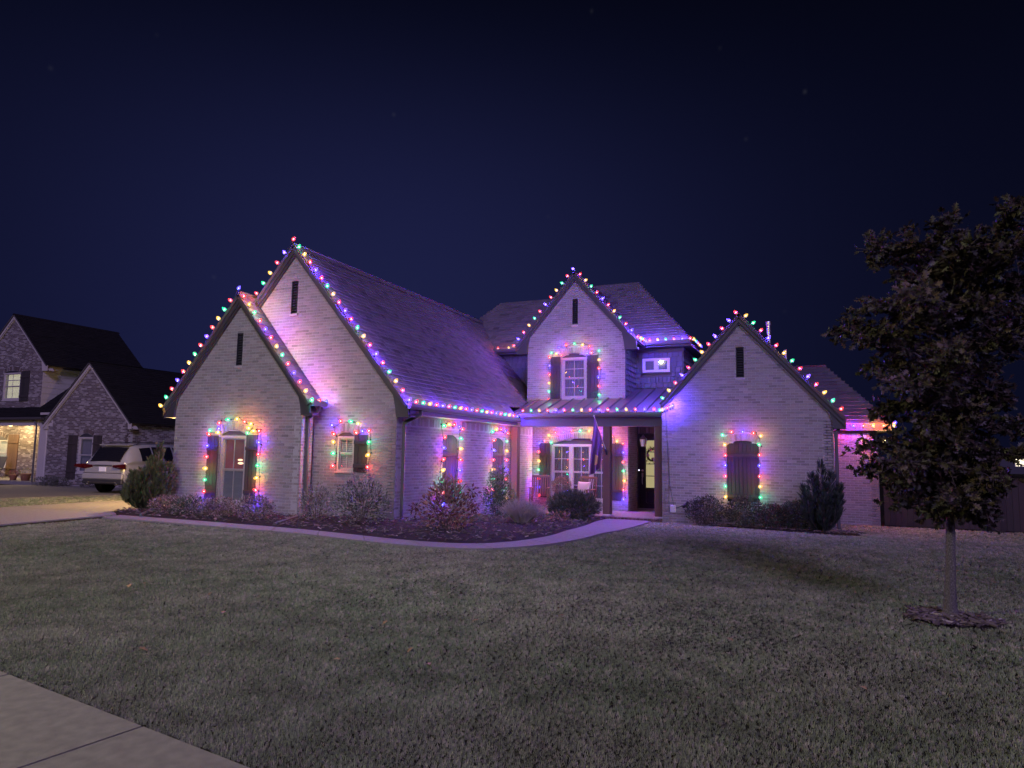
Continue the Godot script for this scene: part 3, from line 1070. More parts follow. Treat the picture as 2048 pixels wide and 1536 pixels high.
	for px in [-8.195, -5.352, -3.90]:
		var s := Shape.new()
		s.bevel(Transform3D(Basis(), Vector3(px, 1.035, -18.83)), Vector3(0.215, 2.49, 0.215), 0.012)
		var po := part(H, "porch_post", s, M.post_wood)
		var b := Shape.new()
		b.bevel(Transform3D(Basis(), Vector3(px, -0.19, -18.83)), Vector3(0.25, 0.045, 0.25), 0.01)
		obj(po, "base_plate", b.mesh(M.trim_pale))
	var bm := Shape.new()
	bm.slab(Vector3(-8.0, 2.28, -18.96), Vector3(-3.74, 2.56, -18.72))
	part(H, "porch_beam", bm, M.trim)
	var ce := Shape.new()
	ce.slab(Vector3(-8.3, 2.42, -21.7), Vector3(-3.74, 2.47, -18.97))
	part(H, "porch_ceiling", ce, M.ceiling_board)
	var pr := roof_plane(H, "porch_roof", [Vector3(-8.30, 2.63, -18.55), Vector3(-3.72, 2.63, -18.55), Vector3(-3.72, 3.62, -21.88), Vector3(-5.27, 3.62, -21.88), Vector3(-5.27, 3.21, -20.51), Vector3(-8.35, 3.21, -20.51)], 0, 1.0, false)
	pr.mesh.surface_set_material(0, M.metal_roof)
	var dirv := Vector3(0, 0.99, -3.33).normalized()
	for k in 12:
		var rx := -8.1 + k * 0.385
		var s := Shape.new()
		var a := Vector3(rx, 2.655, -18.56)
		s.bar(a, a + dirv * (2.03 if rx < -5.3 else 3.45), 0.02, 0.05)
		part(H, "standing_seam", s, M.metal_roof)
	gutter_run(H, Vector3(-7.9, 2.54, -18.565), Vector3(-3.75, 2.54, -18.565), Vector3.BACK)
	# --- right-hand gable
	var v3 := {"x0": -1.80, "x1": -1.60, "y0": 3.53, "y1": 4.32}
	var h3 := {"x0": -2.07, "x1": -1.28, "y0": 0.36, "y1": 1.80, "rise": 0.09, "ring": 0.2}
	brick_wall(H, "gable_wall", Vector3(0, 0, -18.41), X, PackedVector2Array([Vector2(-3.73, -0.4), Vector2(0.44, -0.4), Vector2(0.44, 2.40), Vector2(0.37, 2.66), Vector2(-1.7, 4.99), Vector2(-3.68, 2.76), Vector2(-3.73, 2.55)]), [v3, h3])
	shutter(H, p3, -2.06, -1.29, 0.40, 1.80, 8, -0.06, 0.085, Color(0.019, 0.015, 0.017), [0.06, 0.80])
	var bk3 := Shape.new()
	bk3.slab(Vector3(-2.15, 0.3, -18.58), Vector3(-1.2, 2.0, -18.55))
	part(H, "blind_window_back", bk3, M.dark_room)
	gable_vent(H, p3, -1.70, 0.1, 3.53, 4.32)
	gable_roof(H, -1.7, 5.18, 1.125, 2.06, 2.42, -18.27, -24.5, -24.5, 0, 0.9)
	rake(H, -1.7, 4.965, 1.125, 2.04, 2.42, -18.41, 0.0, 2.14)
	brick_wall(H, "side_wall", Vector3(0.44, 0, 0), NZ, PackedVector2Array([Vector2(18.417, -0.45), Vector2(21.6, -0.45), Vector2(21.6, 2.4), Vector2(18.417, 2.4)]))
	brick_wall(H, "side_wall", Vector3(-3.73, 0, -21.7), Vector3(0, 0, 1), PackedVector2Array([Vector2(0, -0.45), Vector2(3.283, -0.45), Vector2(3.283, 2.7), Vector2(0, 2.7)]))
	# --- gabled dormer over the porch
	var h4 := {"x0": -7.36, "x1": -6.51, "y0": 3.22, "y1": 4.56, "rise": 0.13, "ring": 0.2}
	var v4 := {"x0": -7.0, "x1": -6.81, "y0": 5.62, "y1": 6.45}
	brick_wall(H, "dormer_wall", Vector3(0, 0, -20.5), X, PackedVector2Array([Vector2(-8.53, 3.15), Vector2(-5.28, 3.15), Vector2(-5.28, 5.05), Vector2(-5.41, 5.40), Vector2(-6.905, 7.12), Vector2(-8.40, 5.40), Vector2(-8.53, 5.05)]), [h4, v4])
	window(H, p4, -7.35, -6.52, 3.23, 4.56, 1, 2, 2, "cream", "curtain", 0.125, 0.07)
	shutter(H, p4, -7.72, -7.38, 3.24, 4.60, 3)
	shutter(H, p4, -6.49, -6.12, 3.24, 4.60, 3)
	gable_vent(H, p4, -6.905, 0.095, 5.62, 6.45)
	gable_roof(H, -6.905, 7.30, 1.147, 2.02, 2.02, -20.36, -23.6, -23.6)
	rake(H, -6.905, 7.09, 1.147, 2.02, 2.02, -20.5, 1.63, 1.63)
	shake_wall(H, "dormer_cheek", Vector3(-5.28, 0, 0), NZ, PackedVector2Array([Vector2(20.52, 3.15), Vector2(21.9, 3.5), Vector2(21.9, 5.0), Vector2(20.52, 5.0)]), [], 30)
	shake_wall(H, "dormer_cheek", Vector3(-8.53, 0, -21.9), Vector3(0, 0, 1), PackedVector2Array([Vector2(0, 3.2), Vector2(1.38, 3.0), Vector2(1.38, 5.0), Vector2(0, 5.0)]), [], 0)
	# --- upper storey behind it
	shake_wall(H, "upper_wall", Vector3(0, 0, -21.9), X, PackedVector2Array([Vector2(-11.0, 3.0), Vector2(-3.75, 3.0), Vector2(-3.75, 5.0), Vector2(-11.0, 5.0)]), [{"x0": -5.09, "x1": -4.11, "y0": 4.10, "y1": 4.67}], 120)
	shake_wall(H, "upper_wall", Vector3(-3.75, 0, 0), NZ, PackedVector2Array([Vector2(21.9, 3.0), Vector2(26.0, 3.0), Vector2(26.0, 5.0), Vector2(21.9, 5.0)]), [], 0)
	twin_window(H, p5)
	var ev := Shape.new()
	ev.slab(Vector3(-11.0, 4.93, -21.95), Vector3(-3.43, 4.96, -21.56)); ev.slab(Vector3(-3.73, 4.932, -26.3), Vector3(-3.43, 4.962, -21.96))
	ev.slab(Vector3(-11.0, 4.96, -21.60), Vector3(-3.43, 5.09, -21.57)); ev.slab(Vector3(-3.46, 4.964, -26.3), Vector3(-3.431, 5.088, -21.61))
	ev.slab(Vector3(-5.25, 4.80, -21.93), Vector3(-3.72, 4.928, -21.86))
	part(H, "soffit", ev, M.trim)
	gutter_run(H, Vector3(-10.6, 5.0, -21.56), Vector3(-8.9, 5.0, -21.56), Vector3.BACK)
	gutter_run(H, Vector3(-4.9, 5.0, -21.56), Vector3(-3.45, 5.0, -21.56), Vector3.BACK)
	var A := Vector3(-9.4, 5.08, -21.56); var B := Vector3(-3.40, 5.08, -21.56)
	roof_plane(H, "roof", [A, B, Vector3(-5.68, 7.72, -23.92), Vector3(-8.2, 7.72, -23.92)], 120, 1.05)
	roof_plane(H, "roof", [B, Vector3(-3.40, 5.08, -26.28), Vector3(-5.68, 7.72, -23.92)])
	roof_plane(H, "roof", [Vector3(-3.40, 5.08, -26.28), Vector3(-10.5, 5.08, -26.28), Vector3(-8.2, 7.72, -23.92), Vector3(-5.68, 7.72, -23.92)])
	roof_plane(H, "roof", [Vector3(-12.87, 5.08, -21.57), Vector3(-8.0, 5.08, -21.57), Vector3(-7.6, 7.26, -23.56), Vector3(-10.95, 7.26, -23.56)], 0, 1.05)
	roof_plane(H, "roof", [Vector3(-12.87, 5.08, -25.55), Vector3(-12.87, 5.08, -21.57), Vector3(-10.95, 7.26, -23.56)])
	roof_plane(H, "roof", [Vector3(-7.6, 5.08, -25.55), Vector3(-12.87, 5.08, -25.55), Vector3(-10.95, 7.26, -23.56), Vector3(-7.6, 7.26, -23.56)])
	# --- wing on the far right
	brick_wall(H, "wing_wall", Vector3(0, 0, -21.6), X, PackedVector2Array([Vector2(0.47, -0.45), Vector2(1.63, -0.45), Vector2(1.63, 2.26), Vector2(0.47, 2.26)]), [], 0, [Vector2(2.03, 2.24)])
	brick_wall(H, "wing_wall", Vector3(1.63, 0, 0), NZ, PackedVector2Array([Vector2(21.607, -0.5), Vector2(26.0, -0.5), Vector2(26.0, 2.26), Vector2(21.607, 2.26)]))
	var ws := Shape.new()
	ws.slab(Vector3(0.47, 2.27, -21.7), Vector3(1.97, 2.30, -21.46)); ws.slab(Vector3(1.66, 2.271, -26.0), Vector3(1.97, 2.301, -21.71)); ws.slab(Vector3(0.80, 2.30, -21.49), Vector3(1.97, 2.44, -21.46)); ws.slab(Vector3(1.94, 2.302, -26.0), Vector3(1.969, 2.43, -21.50))
	part(H, "soffit", ws, M.trim)
	roof_plane(H, "roof", [Vector3(-4.6, 2.47, -21.42), Vector3(2.0, 2.47, -21.42), Vector3(0.40, 4.27, -22.9), Vector3(-3.0, 4.27, -22.9)], 0, 0.85)
	roof_plane(H, "roof", [Vector3(2.0, 2.47, -21.42), Vector3(2.0, 2.47, -24.58), Vector3(0.40, 4.27, -22.9)], 0, 0.85)
	roof_plane(H, "roof", [Vector3(2.0, 2.47, -24.58), Vector3(-4.6, 2.47, -24.58), Vector3(-3.0, 4.27, -22.9), Vector3(0.40, 4.27, -22.9)], 0, 0.85)
	# --- pipes, downspouts
	var vp := Shape.new()
	vp.tube([Vector3(-1.17, 4.2, -22.0), Vector3(-1.17, 5.50, -22.0)], 0.065, 0.065, 12)
	vp.tube([Vector3(-1.17, 5.50, -22.0), Vector3(-1.17, 5.62, -22.0)], 0.085, 0.085, 12)
	part(H, "roof_vent_pipe", vp, M.steel)
	var vq := Shape.new()
	vq.tube([Vector3(-0.69, 3.8, -21.0), Vector3(-0.69, 4.58, -21.0)], 0.04, 0.04, 10)
	part(H, "roof_vent_pipe", vq, M.trim_pale)
	gutter_run(H, Vector3(-10.31, 2.48, -12.10), Vector3(-10.31, 2.48, -12.58), Vector3.RIGHT)
	downspout(H, [Vector3(-10.25, 2.47, -12.36), Vector3(-10.25, 2.38, -12.36), Vector3(-10.545, 2.22, -12.36), Vector3(-10.545, 0.14, -12.36), Vector3(-10.42, 0.06, -12.2), Vector3(-9.55, 0.05, -10.36)])
	downspout(H, [Vector3(-7.93, 2.40, -12.95), Vector3(-7.93, 2.30, -12.95), Vector3(-8.265, 2.12, -12.82), Vector3(-8.265, 0.05, -12.82), Vector3(-8.15, -0.03, -12.6), Vector3(-7.25, 0.05, -10.22)])
	downspout(H, [Vector3(0.66, 2.30, -18.5), Vector3(0.50, 2.12, -18.46), Vector3(0.50, -0.2, -18.46)])
	downspout(H, [Vector3(-14.66, 2.35, -12.4), Vector3(-14.66, 0.12, -12.4), Vector3(-14.0, 0.06, -11.2), Vector3(-13.05, 0.06, -10.2)])
	# coach lamps on the two far corners, each lit
	coach_lamp(H, Vector3(1.66, 1.95, -21.95), Vector3.RIGHT, 1.6)
	coach_lamp(H, Vector3(-16.1, 2.08, -13.88), Vector3.BACK, 38.0)  # out of view, placed to light the drive and the juniper
	# unseen garage wing behind the leftmost gable, placed to carry the drive lamp
	brick_wall(H, "unseen_garage_wall", Vector3(0, 0, -13.9), X, PackedVector2Array([Vector2(-16.45, -0.3), Vector2(-14.41, -0.3), Vector2(-14.41, 2.4), Vector2(-16.45, 2.4)]))
	brick_wall(H, "unseen_garage_wall", Vector3(-16.45, 0, -22.0), Vector3(0, 0, 1), PackedVector2Array([Vector2(0, -0.5), Vector2(8.093, -0.5), Vector2(8.093, 2.4), Vector2(0, 2.4)]))
	roof_plane(H, "roof", [Vector3(-16.52, 2.42, -22.0), Vector3(-16.52, 2.42, -13.85), Vector3(-14.5, 3.1, -13.85), Vector3(-14.5, 3.1, -22.0)])
	# a socket box and its cord on the right-hand gable
	var ob := Shape.new()
	ob.bevel(Transform3D(Basis(), Vector3(-3.44, 0.09, -18.37)), Vector3(0.14, 0.19, 0.08), 0.012)
	part(H, "outlet_cover", ob, M.white_paint)

func coach_lamp(root: Node3D, at: Vector3, out: Vector3, energy: float) -> void:
	var n := node_part(root, "coach_lamp", Transform3D(Basis(), at))
	var s := Shape.new()
	s.bevel(Transform3D(Basis(), out * 0.02), Vector3(0.10, 0.22, 0.10) - out.abs() * 0.06, 0.01)
	s.tube([out * 0.02 + Vector3(0, 0.05, 0), out * 0.10 + Vector3(0, 0.19, 0), out * 0.17 + Vector3(0, 0.17, 0)], 0.012, 0.010, 6)
	var c := out * 0.17
	s.lathe([Vector2(0.0, 0.17), Vector2(0.03, 0.15), Vector2(0.10, 0.08), Vector2(0.10, 0.07), Vector2(0, 0.07)], 6, Transform3D(Basis(), c))
	for k in 6:
		var a := TAU * k / 6.0
		s.bar(c + Vector3(cos(a) * 0.09, 0.07, sin(a) * 0.09), c + Vector3(cos(a) * 0.06, -0.16, sin(a) * 0.06), 0.008, 0.008)
	s.lathe([Vector2(0, -0.19), Vector2(0.065, -0.16), Vector2(0.0, -0.15)], 6, Transform3D(Basis(), c))
	obj(n, "frame", s.mesh(M.black_metal))
	var b := Shape.new()
	b.lathe([Vector2(0.0, -0.14), Vector2(0.052, -0.13), Vector2(0.080, 0.06), Vector2(0.0, 0.065)], 10, Transform3D(Basis(), c))
	obj(n, "lamp_bulb", b.mesh(M.lamp_warm))
	lamp(n, "lamp_light", c + Vector3(0, -0.03, 0), Color(1.0, 0.62, 0.24), energy, 0.05)

func front_door(H: Node3D, xf: Transform3D) -> void:
	var d := node_part(H, "front_door", xf)
	var s := Shape.new()
	var zf := -0.05
	# stiles and rails round four lights
	s.slab(Vector3(-5.13, -0.19, -0.09), Vector3(-4.92, 2.14, zf)); s.slab(Vector3(-4.47, -0.19, -0.09), Vector3(-4.25, 2.14, zf))
	s.slab(Vector3(-4.92, 1.97, -0.09), Vector3(-4.47, 2.14, zf)); s.slab(Vector3(-4.92, -0.19, -0.09), Vector3(-4.47, -0.02, zf)); s.slab(Vector3(-4.92, 0.33, -0.09), Vector3(-4.47, 0.45, zf))
	obj(d, "door_leaf", s.mesh(M.door))
	for k in 3:
		var b := Shape.new()
		b.slab(Vector3(-4.92, 0.45 + (k + 1) * 0.38 - 0.012, -0.088), Vector3(-4.47, 0.45 + (k + 1) * 0.38 + 0.012, zf - 0.004))
		obj(d, "glazing_bar", b.mesh(M.door))
	for k in 4:
		var b := Shape.new()
		b.slab(Vector3(-4.92, 0.45 + k * 0.38 + 0.012, -0.078), Vector3(-4.47, 0.45 + (k + 1) * 0.38 - 0.012, -0.072))
		obj(d, "lit_glass_pane", b.mesh(M.lit_pane))  # door glass; the indoor light behind is put into its own glow
	var p := Shape.new()
	p.bevel(Transform3D(Basis(), Vector3(-4.695, 0.155, -0.075)), Vector3(0.44, 0.33, 0.03), 0.012)
	obj(d, "door_panel", p.mesh(M.door))
	var h := Shape.new()
	h.bevel(Transform3D(Basis(), Vector3(-5.03, 0.86, zf + 0.012)), Vector3(0.055, 0.14, 0.02), 0.008)
	h.tube([Vector3(-5.03, 0.80, zf + 0.02), Vector3(-5.03, 0.74, zf + 0.06), Vector3(-5.03, 0.62, zf + 0.06), Vector3(-5.03, 0.57, zf + 0.01)], 0.013, 0.013, 8)
	obj(d, "handle", h.mesh(M.steel))
	var l := Shape.new()
	l.lathe([Vector2(0.035, 0), Vector2(0.035, 0.012), Vector2(0.022, 0.025), Vector2(0, 0.025)], 12, Transform3D(Basis(X, Vector3.BACK, Vector3.DOWN), Vector3(-5.03, 0.995, zf)))
	obj(d, "lock", l.mesh(M.steel))
	var j := Shape.new()
	j.slab(Vector3(-5.16, -0.2, -0.14), Vector3(-5.133, 2.17, -0.02)); j.slab(Vector3(-4.247, -0.2, -0.14), Vector3(-4.22, 2.17, -0.02)); j.slab(Vector3(-5.133, 2.143, -0.14), Vector3(-4.247, 2.17, -0.02))
	obj(d, "jamb", j.mesh(M.door))
	var t := Shape.new()
	t.slab(Vector3(-5.16, -0.215, -0.14), Vector3(-4.22, -0.192, 0.06))
	obj(d, "threshold", t.mesh(M.trim_pale))
	var r := Shape.new()
	r.slab(Vector3(-5.3, -0.3, -0.32), Vector3(-4.1, 2.3, -0.28))
	obj(d, "backing", r.mesh(M.dark_room))
	var bell := Shape.new()
	bell.bevel(Transform3D(Basis(), Vector3(-5.135, 1.0, 0.012)), Vector3(0.045, 0.10, 0.02), 0.006)
	obj(d, "doorbell", bell.mesh(M.black_metal))
	var bg := Shape.new()
	bg.blob(Transform3D(Basis.from_scale(Vector3(0.022, 0.022, 0.012)), Vector3(-5.13, 1.01, 0.024)), 10, 5)
	obj(d, "doorbell_light", bg.mesh(M.bell_glow))

func twin_window(H: Node3D, xf: Transform3D) -> void:
	var w := node_part(H, "window", xf)
	var f := Shape.new()
	var x0 := -5.04; var x1 := -4.16; var y0 := 4.16; var y1 := 4.61
	f.slab(Vector3(x0, y0, -0.02), Vector3(x0 + 0.085, y1, 0.045)); f.slab(Vector3(x1 - 0.085, y0, -0.02), Vector3(x1, y1, 0.045))
	f.slab(Vector3(x0 + 0.085, y0, -0.02), Vector3(x1 - 0.085, y0 + 0.08, 0.045)); f.slab(Vector3(x0 + 0.085, y1 - 0.08, -0.02), Vector3(x1 - 0.085, y1, 0.045))
	f.slab(Vector3(-4.67, y0 + 0.08, -0.02), Vector3(-4.53, y1 - 0.08, 0.045))
	obj(w, "frame", f.mesh(M.white_paint))
	var t := Shape.new()
	for q in [[x0 - 0.045, y0 - 0.045, x0 - 0.002, y1 + 0.045], [x1 + 0.002, y0 - 0.045, x1 + 0.045, y1 + 0.045], [x0 - 0.002, y1 + 0.002, x1 + 0.002, y1 + 0.045], [x0 - 0.002, y0 - 0.045, x1 + 0.002, y0 - 0.002]]:
		t.slab(Vector3(q[0], q[1], -0.01), Vector3(q[2], q[3], 0.03))
	obj(w, "trim_board", t.mesh(M.trim))
	for q in [[-4.955, -4.67], [-4.53, -4.245]]:
		var g := Shape.new()
		g.quad(Vector3(q[0], y0 + 0.08, 0.02), Vector3(q[1], y0 + 0.08, 0.02), Vector3(q[1], y1 - 0.08, 0.02), Vector3(q[0], y1 - 0.08, 0.02), Vector3.BACK)
		obj(w, "pane", g.mesh(M.glass))
		var b := Shape.new()
		var y := y0 + 0.10
		while y < y1 - 0.09:
			b.box(Transform3D(Basis(X, 0.7), Vector3((q[0] + q[1]) / 2.0, y, 0.009)), Vector3(q[1] - q[0] - 0.01, 0.003, 0.02))
			y += 0.035
		obj(w, "blind", b.mesh(M.vent))
	var d := Shape.new()
	d.slab(Vector3(x0 + 0.04, y0 + 0.04, -0.10), Vector3(x1 - 0.04, y1 - 0.04, -0.004))
	obj(w, "room", d.mesh(M.dark_room))


# ---------------------------------------------------------------- the house next door, the far house, the fence
func neighbour_house() -> void:
	var H := thing("brown_brick_house", "dark brown brick house next door with a lit front porch and two gables", "house", Vector3(-31.0, -0.4, -22.0))
	var z := -20.1
	var pl := plane(Vector3(0, 0, z), X)
	var hw := {"x0": -30.02, "x1": -29.05, "y0": 0.30, "y1": 1.90, "rise": 0.17, "ring": 0.2}
	brick_wall(H, "gable_wall", Vector3(0, 0, z), X, gable_poly(-29.5, 2.7, 2.7, -0.5, 5.02, 0.93, 2.55), [hw], 1)
	window(H, pl, -30.01, -29.06, 0.31, 1.90, 1, 1, 1, "trim_pale", "curtain", 0.165, 0.07)
	shutter(H, pl, -30.68, -30.06, 0.05, 1.98, 4, 0.0, 0.0, Color(0.05, 0.035, 0.03))
	shutter(H, pl, -29.0, -28.45, 0.10, 1.98, 4, 0.0, 0.0, Color(0.05, 0.035, 0.03))
	gable_roof(H, -29.5, 5.25, 0.93, 2.95, 2.95, z + 0.15, -30.0, -30.0, 0, 0.11)
	rake(H, -29.5, 5.03, 0.93, 2.95, 2.95, z, 2.7, 2.7, "trim_pale", 0.2)
	brick_wall(H, "side_wall", Vector3(-26.8, 0, 0), NZ, PackedVector2Array([Vector2(20.107, -0.6), Vector2(24.0, -0.6), Vector2(24.0, 2.5), Vector2(20.107, 2.5)]), [], 1)
	brick_wall(H, "wing_wall", Vector3(0, 0, -24.0), X, PackedVector2Array([Vector2(-31.0, -0.6), Vector2(-22.0, -0.6), Vector2(-22.0, 2.5), Vector2(-31.0, 2.5)]), [], 1)
	var fa := Shape.new()
	fa.slab(Vector3(-26.79, 2.5, -24.0), Vector3(-21.7, 2.76, -23.62))
	part(H, "eave_board", fa, M.trim_pale)
	roof_plane(H, "roof", [Vector3(-27.0, 2.78, -23.55), Vector3(-21.6, 2.78, -23.55), Vector3(-24.0, 5.2, -26.4), Vector3(-29.4, 5.2, -26.4)], 0, 0.11)
	# upper gable and the porch below it
	var za := -20.6
	var pa := plane(Vector3(0, 0, za), X)
	var ha := {"x0": -36.8, "x1": -35.42, "y0": 3.68, "y1": 5.05, "rise": 0.12, "ring": 0.2}
	brick_wall(H, "gable_wall", Vector3(0, 0, za), X, PackedVector2Array([Vector2(-38.6, 3.2), Vector2(-33.75, 3.2), Vector2(-33.75, 5.5), Vector2(-36.2, 7.75), Vector2(-38.6, 5.5)]), [ha], 1)
	window(H, pa, -36.79, -35.43, 3.69, 5.05, 1, 2, 2, "trim_pale", "blind", 0.115, 0.07)
	var wg := Shape.new()
	wg.slab(Vector3(-36.9, 3.6, za - 0.32), Vector3(-35.3, 5.2, za - 0.30))
	part(H, "lit_window_room", wg, M.window_glow)
	shutter(H, pa, -35.38, -34.70, 3.62, 5.10, 4, 0.0, 0.0, Color(0.045, 0.036, 0.034))
	gable_roof(H, -36.2, 7.98, 0.92, 2.9, 2.9, za + 0.15, -26.0, -26.0, 0, 0.11)
	rake(H, -36.2, 7.76, 0.92, 2.9, 2.9, za, 2.45, 2.45, "trim_pale", 0.2)
	var ck := Shape.new()
	for k in 18:
		ck.slab(Vector3(-33.76, 3.0 + k * 0.14, -24.0), Vector3(-33.74 + 0.012 * (k % 2), 3.138 + k * 0.14, za - 0.01))
	part(H, "siding", ck, M.trim_pale)
	roof_plane(H, "roof", [Vector3(-42.0, 2.78, -19.95), Vector3(-32.3, 2.78, -19.95), Vector3(-32.3, 5.2, -22.95), Vector3(-42.0, 5.2, -22.95)], 0, 0.11)
	var bm := Shape.new()
	bm.slab(Vector3(-42.0, 2.42, -20.32), Vector3(-32.9, 2.72, -20.08))
	bm.slab(Vector3(-32.86, 2.38, -20.40), Vector3(-31.9, 3.02, -20.10))
	part(H, "porch_beam", bm, M.trim_pale)
	var co := Shape.new()
	co.bevel(Transform3D(Basis(), Vector3(-32.55, 1.1, -20.3)), Vector3(0.55, 2.62, 0.4), 0.02)
	part(H, "porch_post", co, M.trim_pale)
	downspout(H, [Vector3(-33.05, 2.66, -19.98), Vector3(-32.9, 2.36, -20.0), Vector3(-32.9, -0.3, -20.0)])
	gutter_run(H, Vector3(-42.0, 2.68, -19.97), Vector3(-32.4, 2.68, -19.97), Vector3.BACK)
	var pf := Shape.new()
	pf.slab(Vector3(-42.0, -0.6, -22.2), Vector3(-32.2, -0.16, -19.9))
	part(H, "porch_floor", pf, M.concrete)
	var zp := -21.9
	var pp := plane(Vector3(0, 0, zp), X)
	var hp := {"x0": -41.0, "x1": -38.3, "y0": 0.35, "y1": 1.75, "rise": 0.3, "ring": 0.22}
	brick_wall(H, "porch_wall", Vector3(0, 0, zp), X, PackedVector2Array([Vector2(-42.0, -0.3), Vector2(-32.2, -0.3), Vector2(-32.2, 2.5), Vector2(-42.0, 2.5)]), [hp], 1)
	window(H, pp, -41.0, -38.3, 0.36, 1.75, 2, 2, 2, "white_paint", "blind", 0.29, 0.07)
	var wl := Shape.new()
	wl.slab(Vector3(-41.1, 0.3, zp - 0.34), Vector3(-38.2, 2.0, zp - 0.32))
	part(H, "lit_window_room", wl, M.window_glow)
	shutter(H, pp, -38.2, -37.35, -0.02, 2.05, 4, 0.0, 0.0, Color(0.17, 0.085, 0.045))
	brick_wall(H, "return_wall", Vector3(-32.2, 0, -20.2), Vector3(0, 0, -1), PackedVector2Array([Vector2(0, -0.5), Vector2(1.7, -0.5), Vector2(1.7, 2.5), Vector2(0, 2.5)]), [], 1)
	var ce := Shape.new()
	ce.slab(Vector3(-42.0, 2.5, -21.9), Vector3(-32.2, 2.55, -20.33))
	part(H, "porch_ceiling", ce, M.trim_pale)
	for lx in [-39.6, -36.6]:  # unseen ceiling lamps, placed to light the neighbour's porch
		var lm := Shape.new()
		lm.lathe([Vector2(0, -0.07), Vector2(0.10, -0.05), Vector2(0.13, 0.0), Vector2(0, 0.0)], 14, Transform3D(Basis(), Vector3(lx, 2.495, -21.0)))
		part(H, "unseen_porch_lamp_bulb", lm, M.lamp_warm)
		lamp(H, "unseen_porch_lamp_light", Vector3(lx, 2.455, -21.0) - H.position, Color(1.0, 0.72, 0.36), 9.0, 0.06)
	# flower pots, a chair and shrubs by that porch
	for q in [[-34.9, -20.35, 0.20, Color(0.16, 0.02, 0.05), "low pot of dark red flowers on the neighbour's porch edge"], [-34.05, -20.4, 0.26, Color(0.20, 0.17, 0.03), "terracotta pot of yellow flowers on the neighbour's porch edge"]]:
		var p := thing("flower_pot", q[4], "flower pot", Vector3(q[0], -0.16, q[1]), 0.0, "flower pots on the neighbour's porch")
		var ps := Shape.new()
		ps.lathe([Vector2(0, 0), Vector2(q[2] * 0.62, 0), Vector2(q[2] * 0.85, q[2] * 1.1), Vector2(q[2] * 0.92, q[2] * 1.1), Vector2(q[2] * 0.92, q[2] * 1.25), Vector2(q[2] * 0.75, q[2] * 1.2), Vector2(0, q[2] * 1.1)], 14)
		obj(p, "pot", ps.mesh(M.terracotta))
		leafy(p, "flowers", Vector3(0, q[2] * 1.45, 0), Vector3(q[2] * 1.35, q[2] * 0.85, q[2] * 1.35), 260, 0.05, [q[3], q[3] * 1.5, Color(0.05, 0.07, 0.025)])
	var ch := thing("porch_chair", "dark folding chair in front of the neighbour's lit porch window", "chair", Vector3(-37.4, -0.16, -20.9), 0.5)
	var cs := Shape.new()
	cs.box(Transform3D(Basis(X, 0.25), Vector3(0, 0.42, 0)), Vector3(0.5, 0.04, 0.5))
	obj(ch, "seat", cs.mesh(M.plastic))
	var cb := Shape.new()
	cb.box(Transform3D(Basis(X, -0.45), Vector3(0, 0.75, -0.36)), Vector3(0.5, 0.72, 0.03))
	obj(ch, "backrest", cb.mesh(M.plastic))
	for sx in [-0.24, 0.24]:
		var lg := Shape.new()
		lg.tube([Vector3(sx, 0.0, 0.26), Vector3(sx, 0.5, -0.22)], 0.014, 0.014, 6)
		lg.tube([Vector3(sx, 0.0, -0.28), Vector3(sx, 0.62, 0.22)], 0.014, 0.014, 6)
		obj(ch, "leg", lg.mesh(M.black_metal))
	var k := 0
	for q in [[-31.6, 0.34], [-31.0, 0.42], [-30.3, 0.36], [-28.4, 0.34], [-27.6, 0.38]]:
		var words: String = ["pale leafed low shrub at the neighbour's porch corner", "dark round shrub under the neighbour's left shutter", "dark low shrub under the neighbour's gable window", "dark low shrub behind the parked car", "dark low shrub at the neighbour's wall right of the car"][k]
		var sh := thing("low_shrub", words, "shrub", on(q[0], -19.6), 0.0, "shrubs along the neighbour's wall")
		leafy(sh, "foliage", Vector3(0, q[1] * 0.55, 0), Vector3(0.42, q[1] * 0.6, 0.35), 420, 0.055, [Color(0.10, 0.10, 0.09) if k == 0 else Color(0.035, 0.045, 0.025), Color(0.05, 0.05, 0.03)])
		k += 1

func far_house() -> void:
	var z := -130.0
	var H := thing("far_house", "far house with small lit windows seen over the fence behind the tree", "house", Vector3(23.0, -0.6, z - 4.0))
	var w := Shape.new()
	w.slab(Vector3(13.0, -1.2, z - 8.0), Vector3(36.0, 2.2, z))
	part(H, "wall", w, M.trim)
	roof_plane(H, "roof", [Vector3(12.5, 2.15, z + 0.5), Vector3(36.5, 2.15, z + 0.5), Vector3(31.0, 3.6, z - 4.0), Vector3(18.0, 3.6, z - 4.0)], 0, 0.8, false)
	roof_plane(H, "roof", [Vector3(36.5, 2.15, z + 0.5), Vector3(36.5, 2.15, z - 8.5), Vector3(31.0, 3.6, z - 4.0)], 0, 0.8, false)
	roof_plane(H, "roof", [Vector3(12.5, 2.15, z - 8.5), Vector3(12.5, 2.15, z + 0.5), Vector3(18.0, 3.6, z - 4.0)], 0, 0.8, false)
	for q in [[17.6, 1.0, 1.1, 0.8], [21.7, 0.86, 1.3, 0.7], [29.6, 1.2, 1.7, 1.1]]:
		var f := Shape.new()
		f.slab(Vector3(q[0] - q[2] / 2 - 0.1, q[1] - q[3] / 2 - 0.1, z), Vector3(q[0] + q[2] / 2 + 0.1, q[1] + q[3] / 2 + 0.1, z + 0.05))
		part(H, "window", f, M.trim_pale)
		for t in [-0.5, 0.5]:
			var p := Shape.new()
			p.slab(Vector3(q[0] + (t - 0.46) * q[2] / 2, q[1] - q[3] / 2, z + 0.05), Vector3(q[0] + (t + 0.46) * q[2] / 2, q[1] + q[3] / 2, z + 0.07))
			part(H, "lit_glass_pane", p, M.far_window)

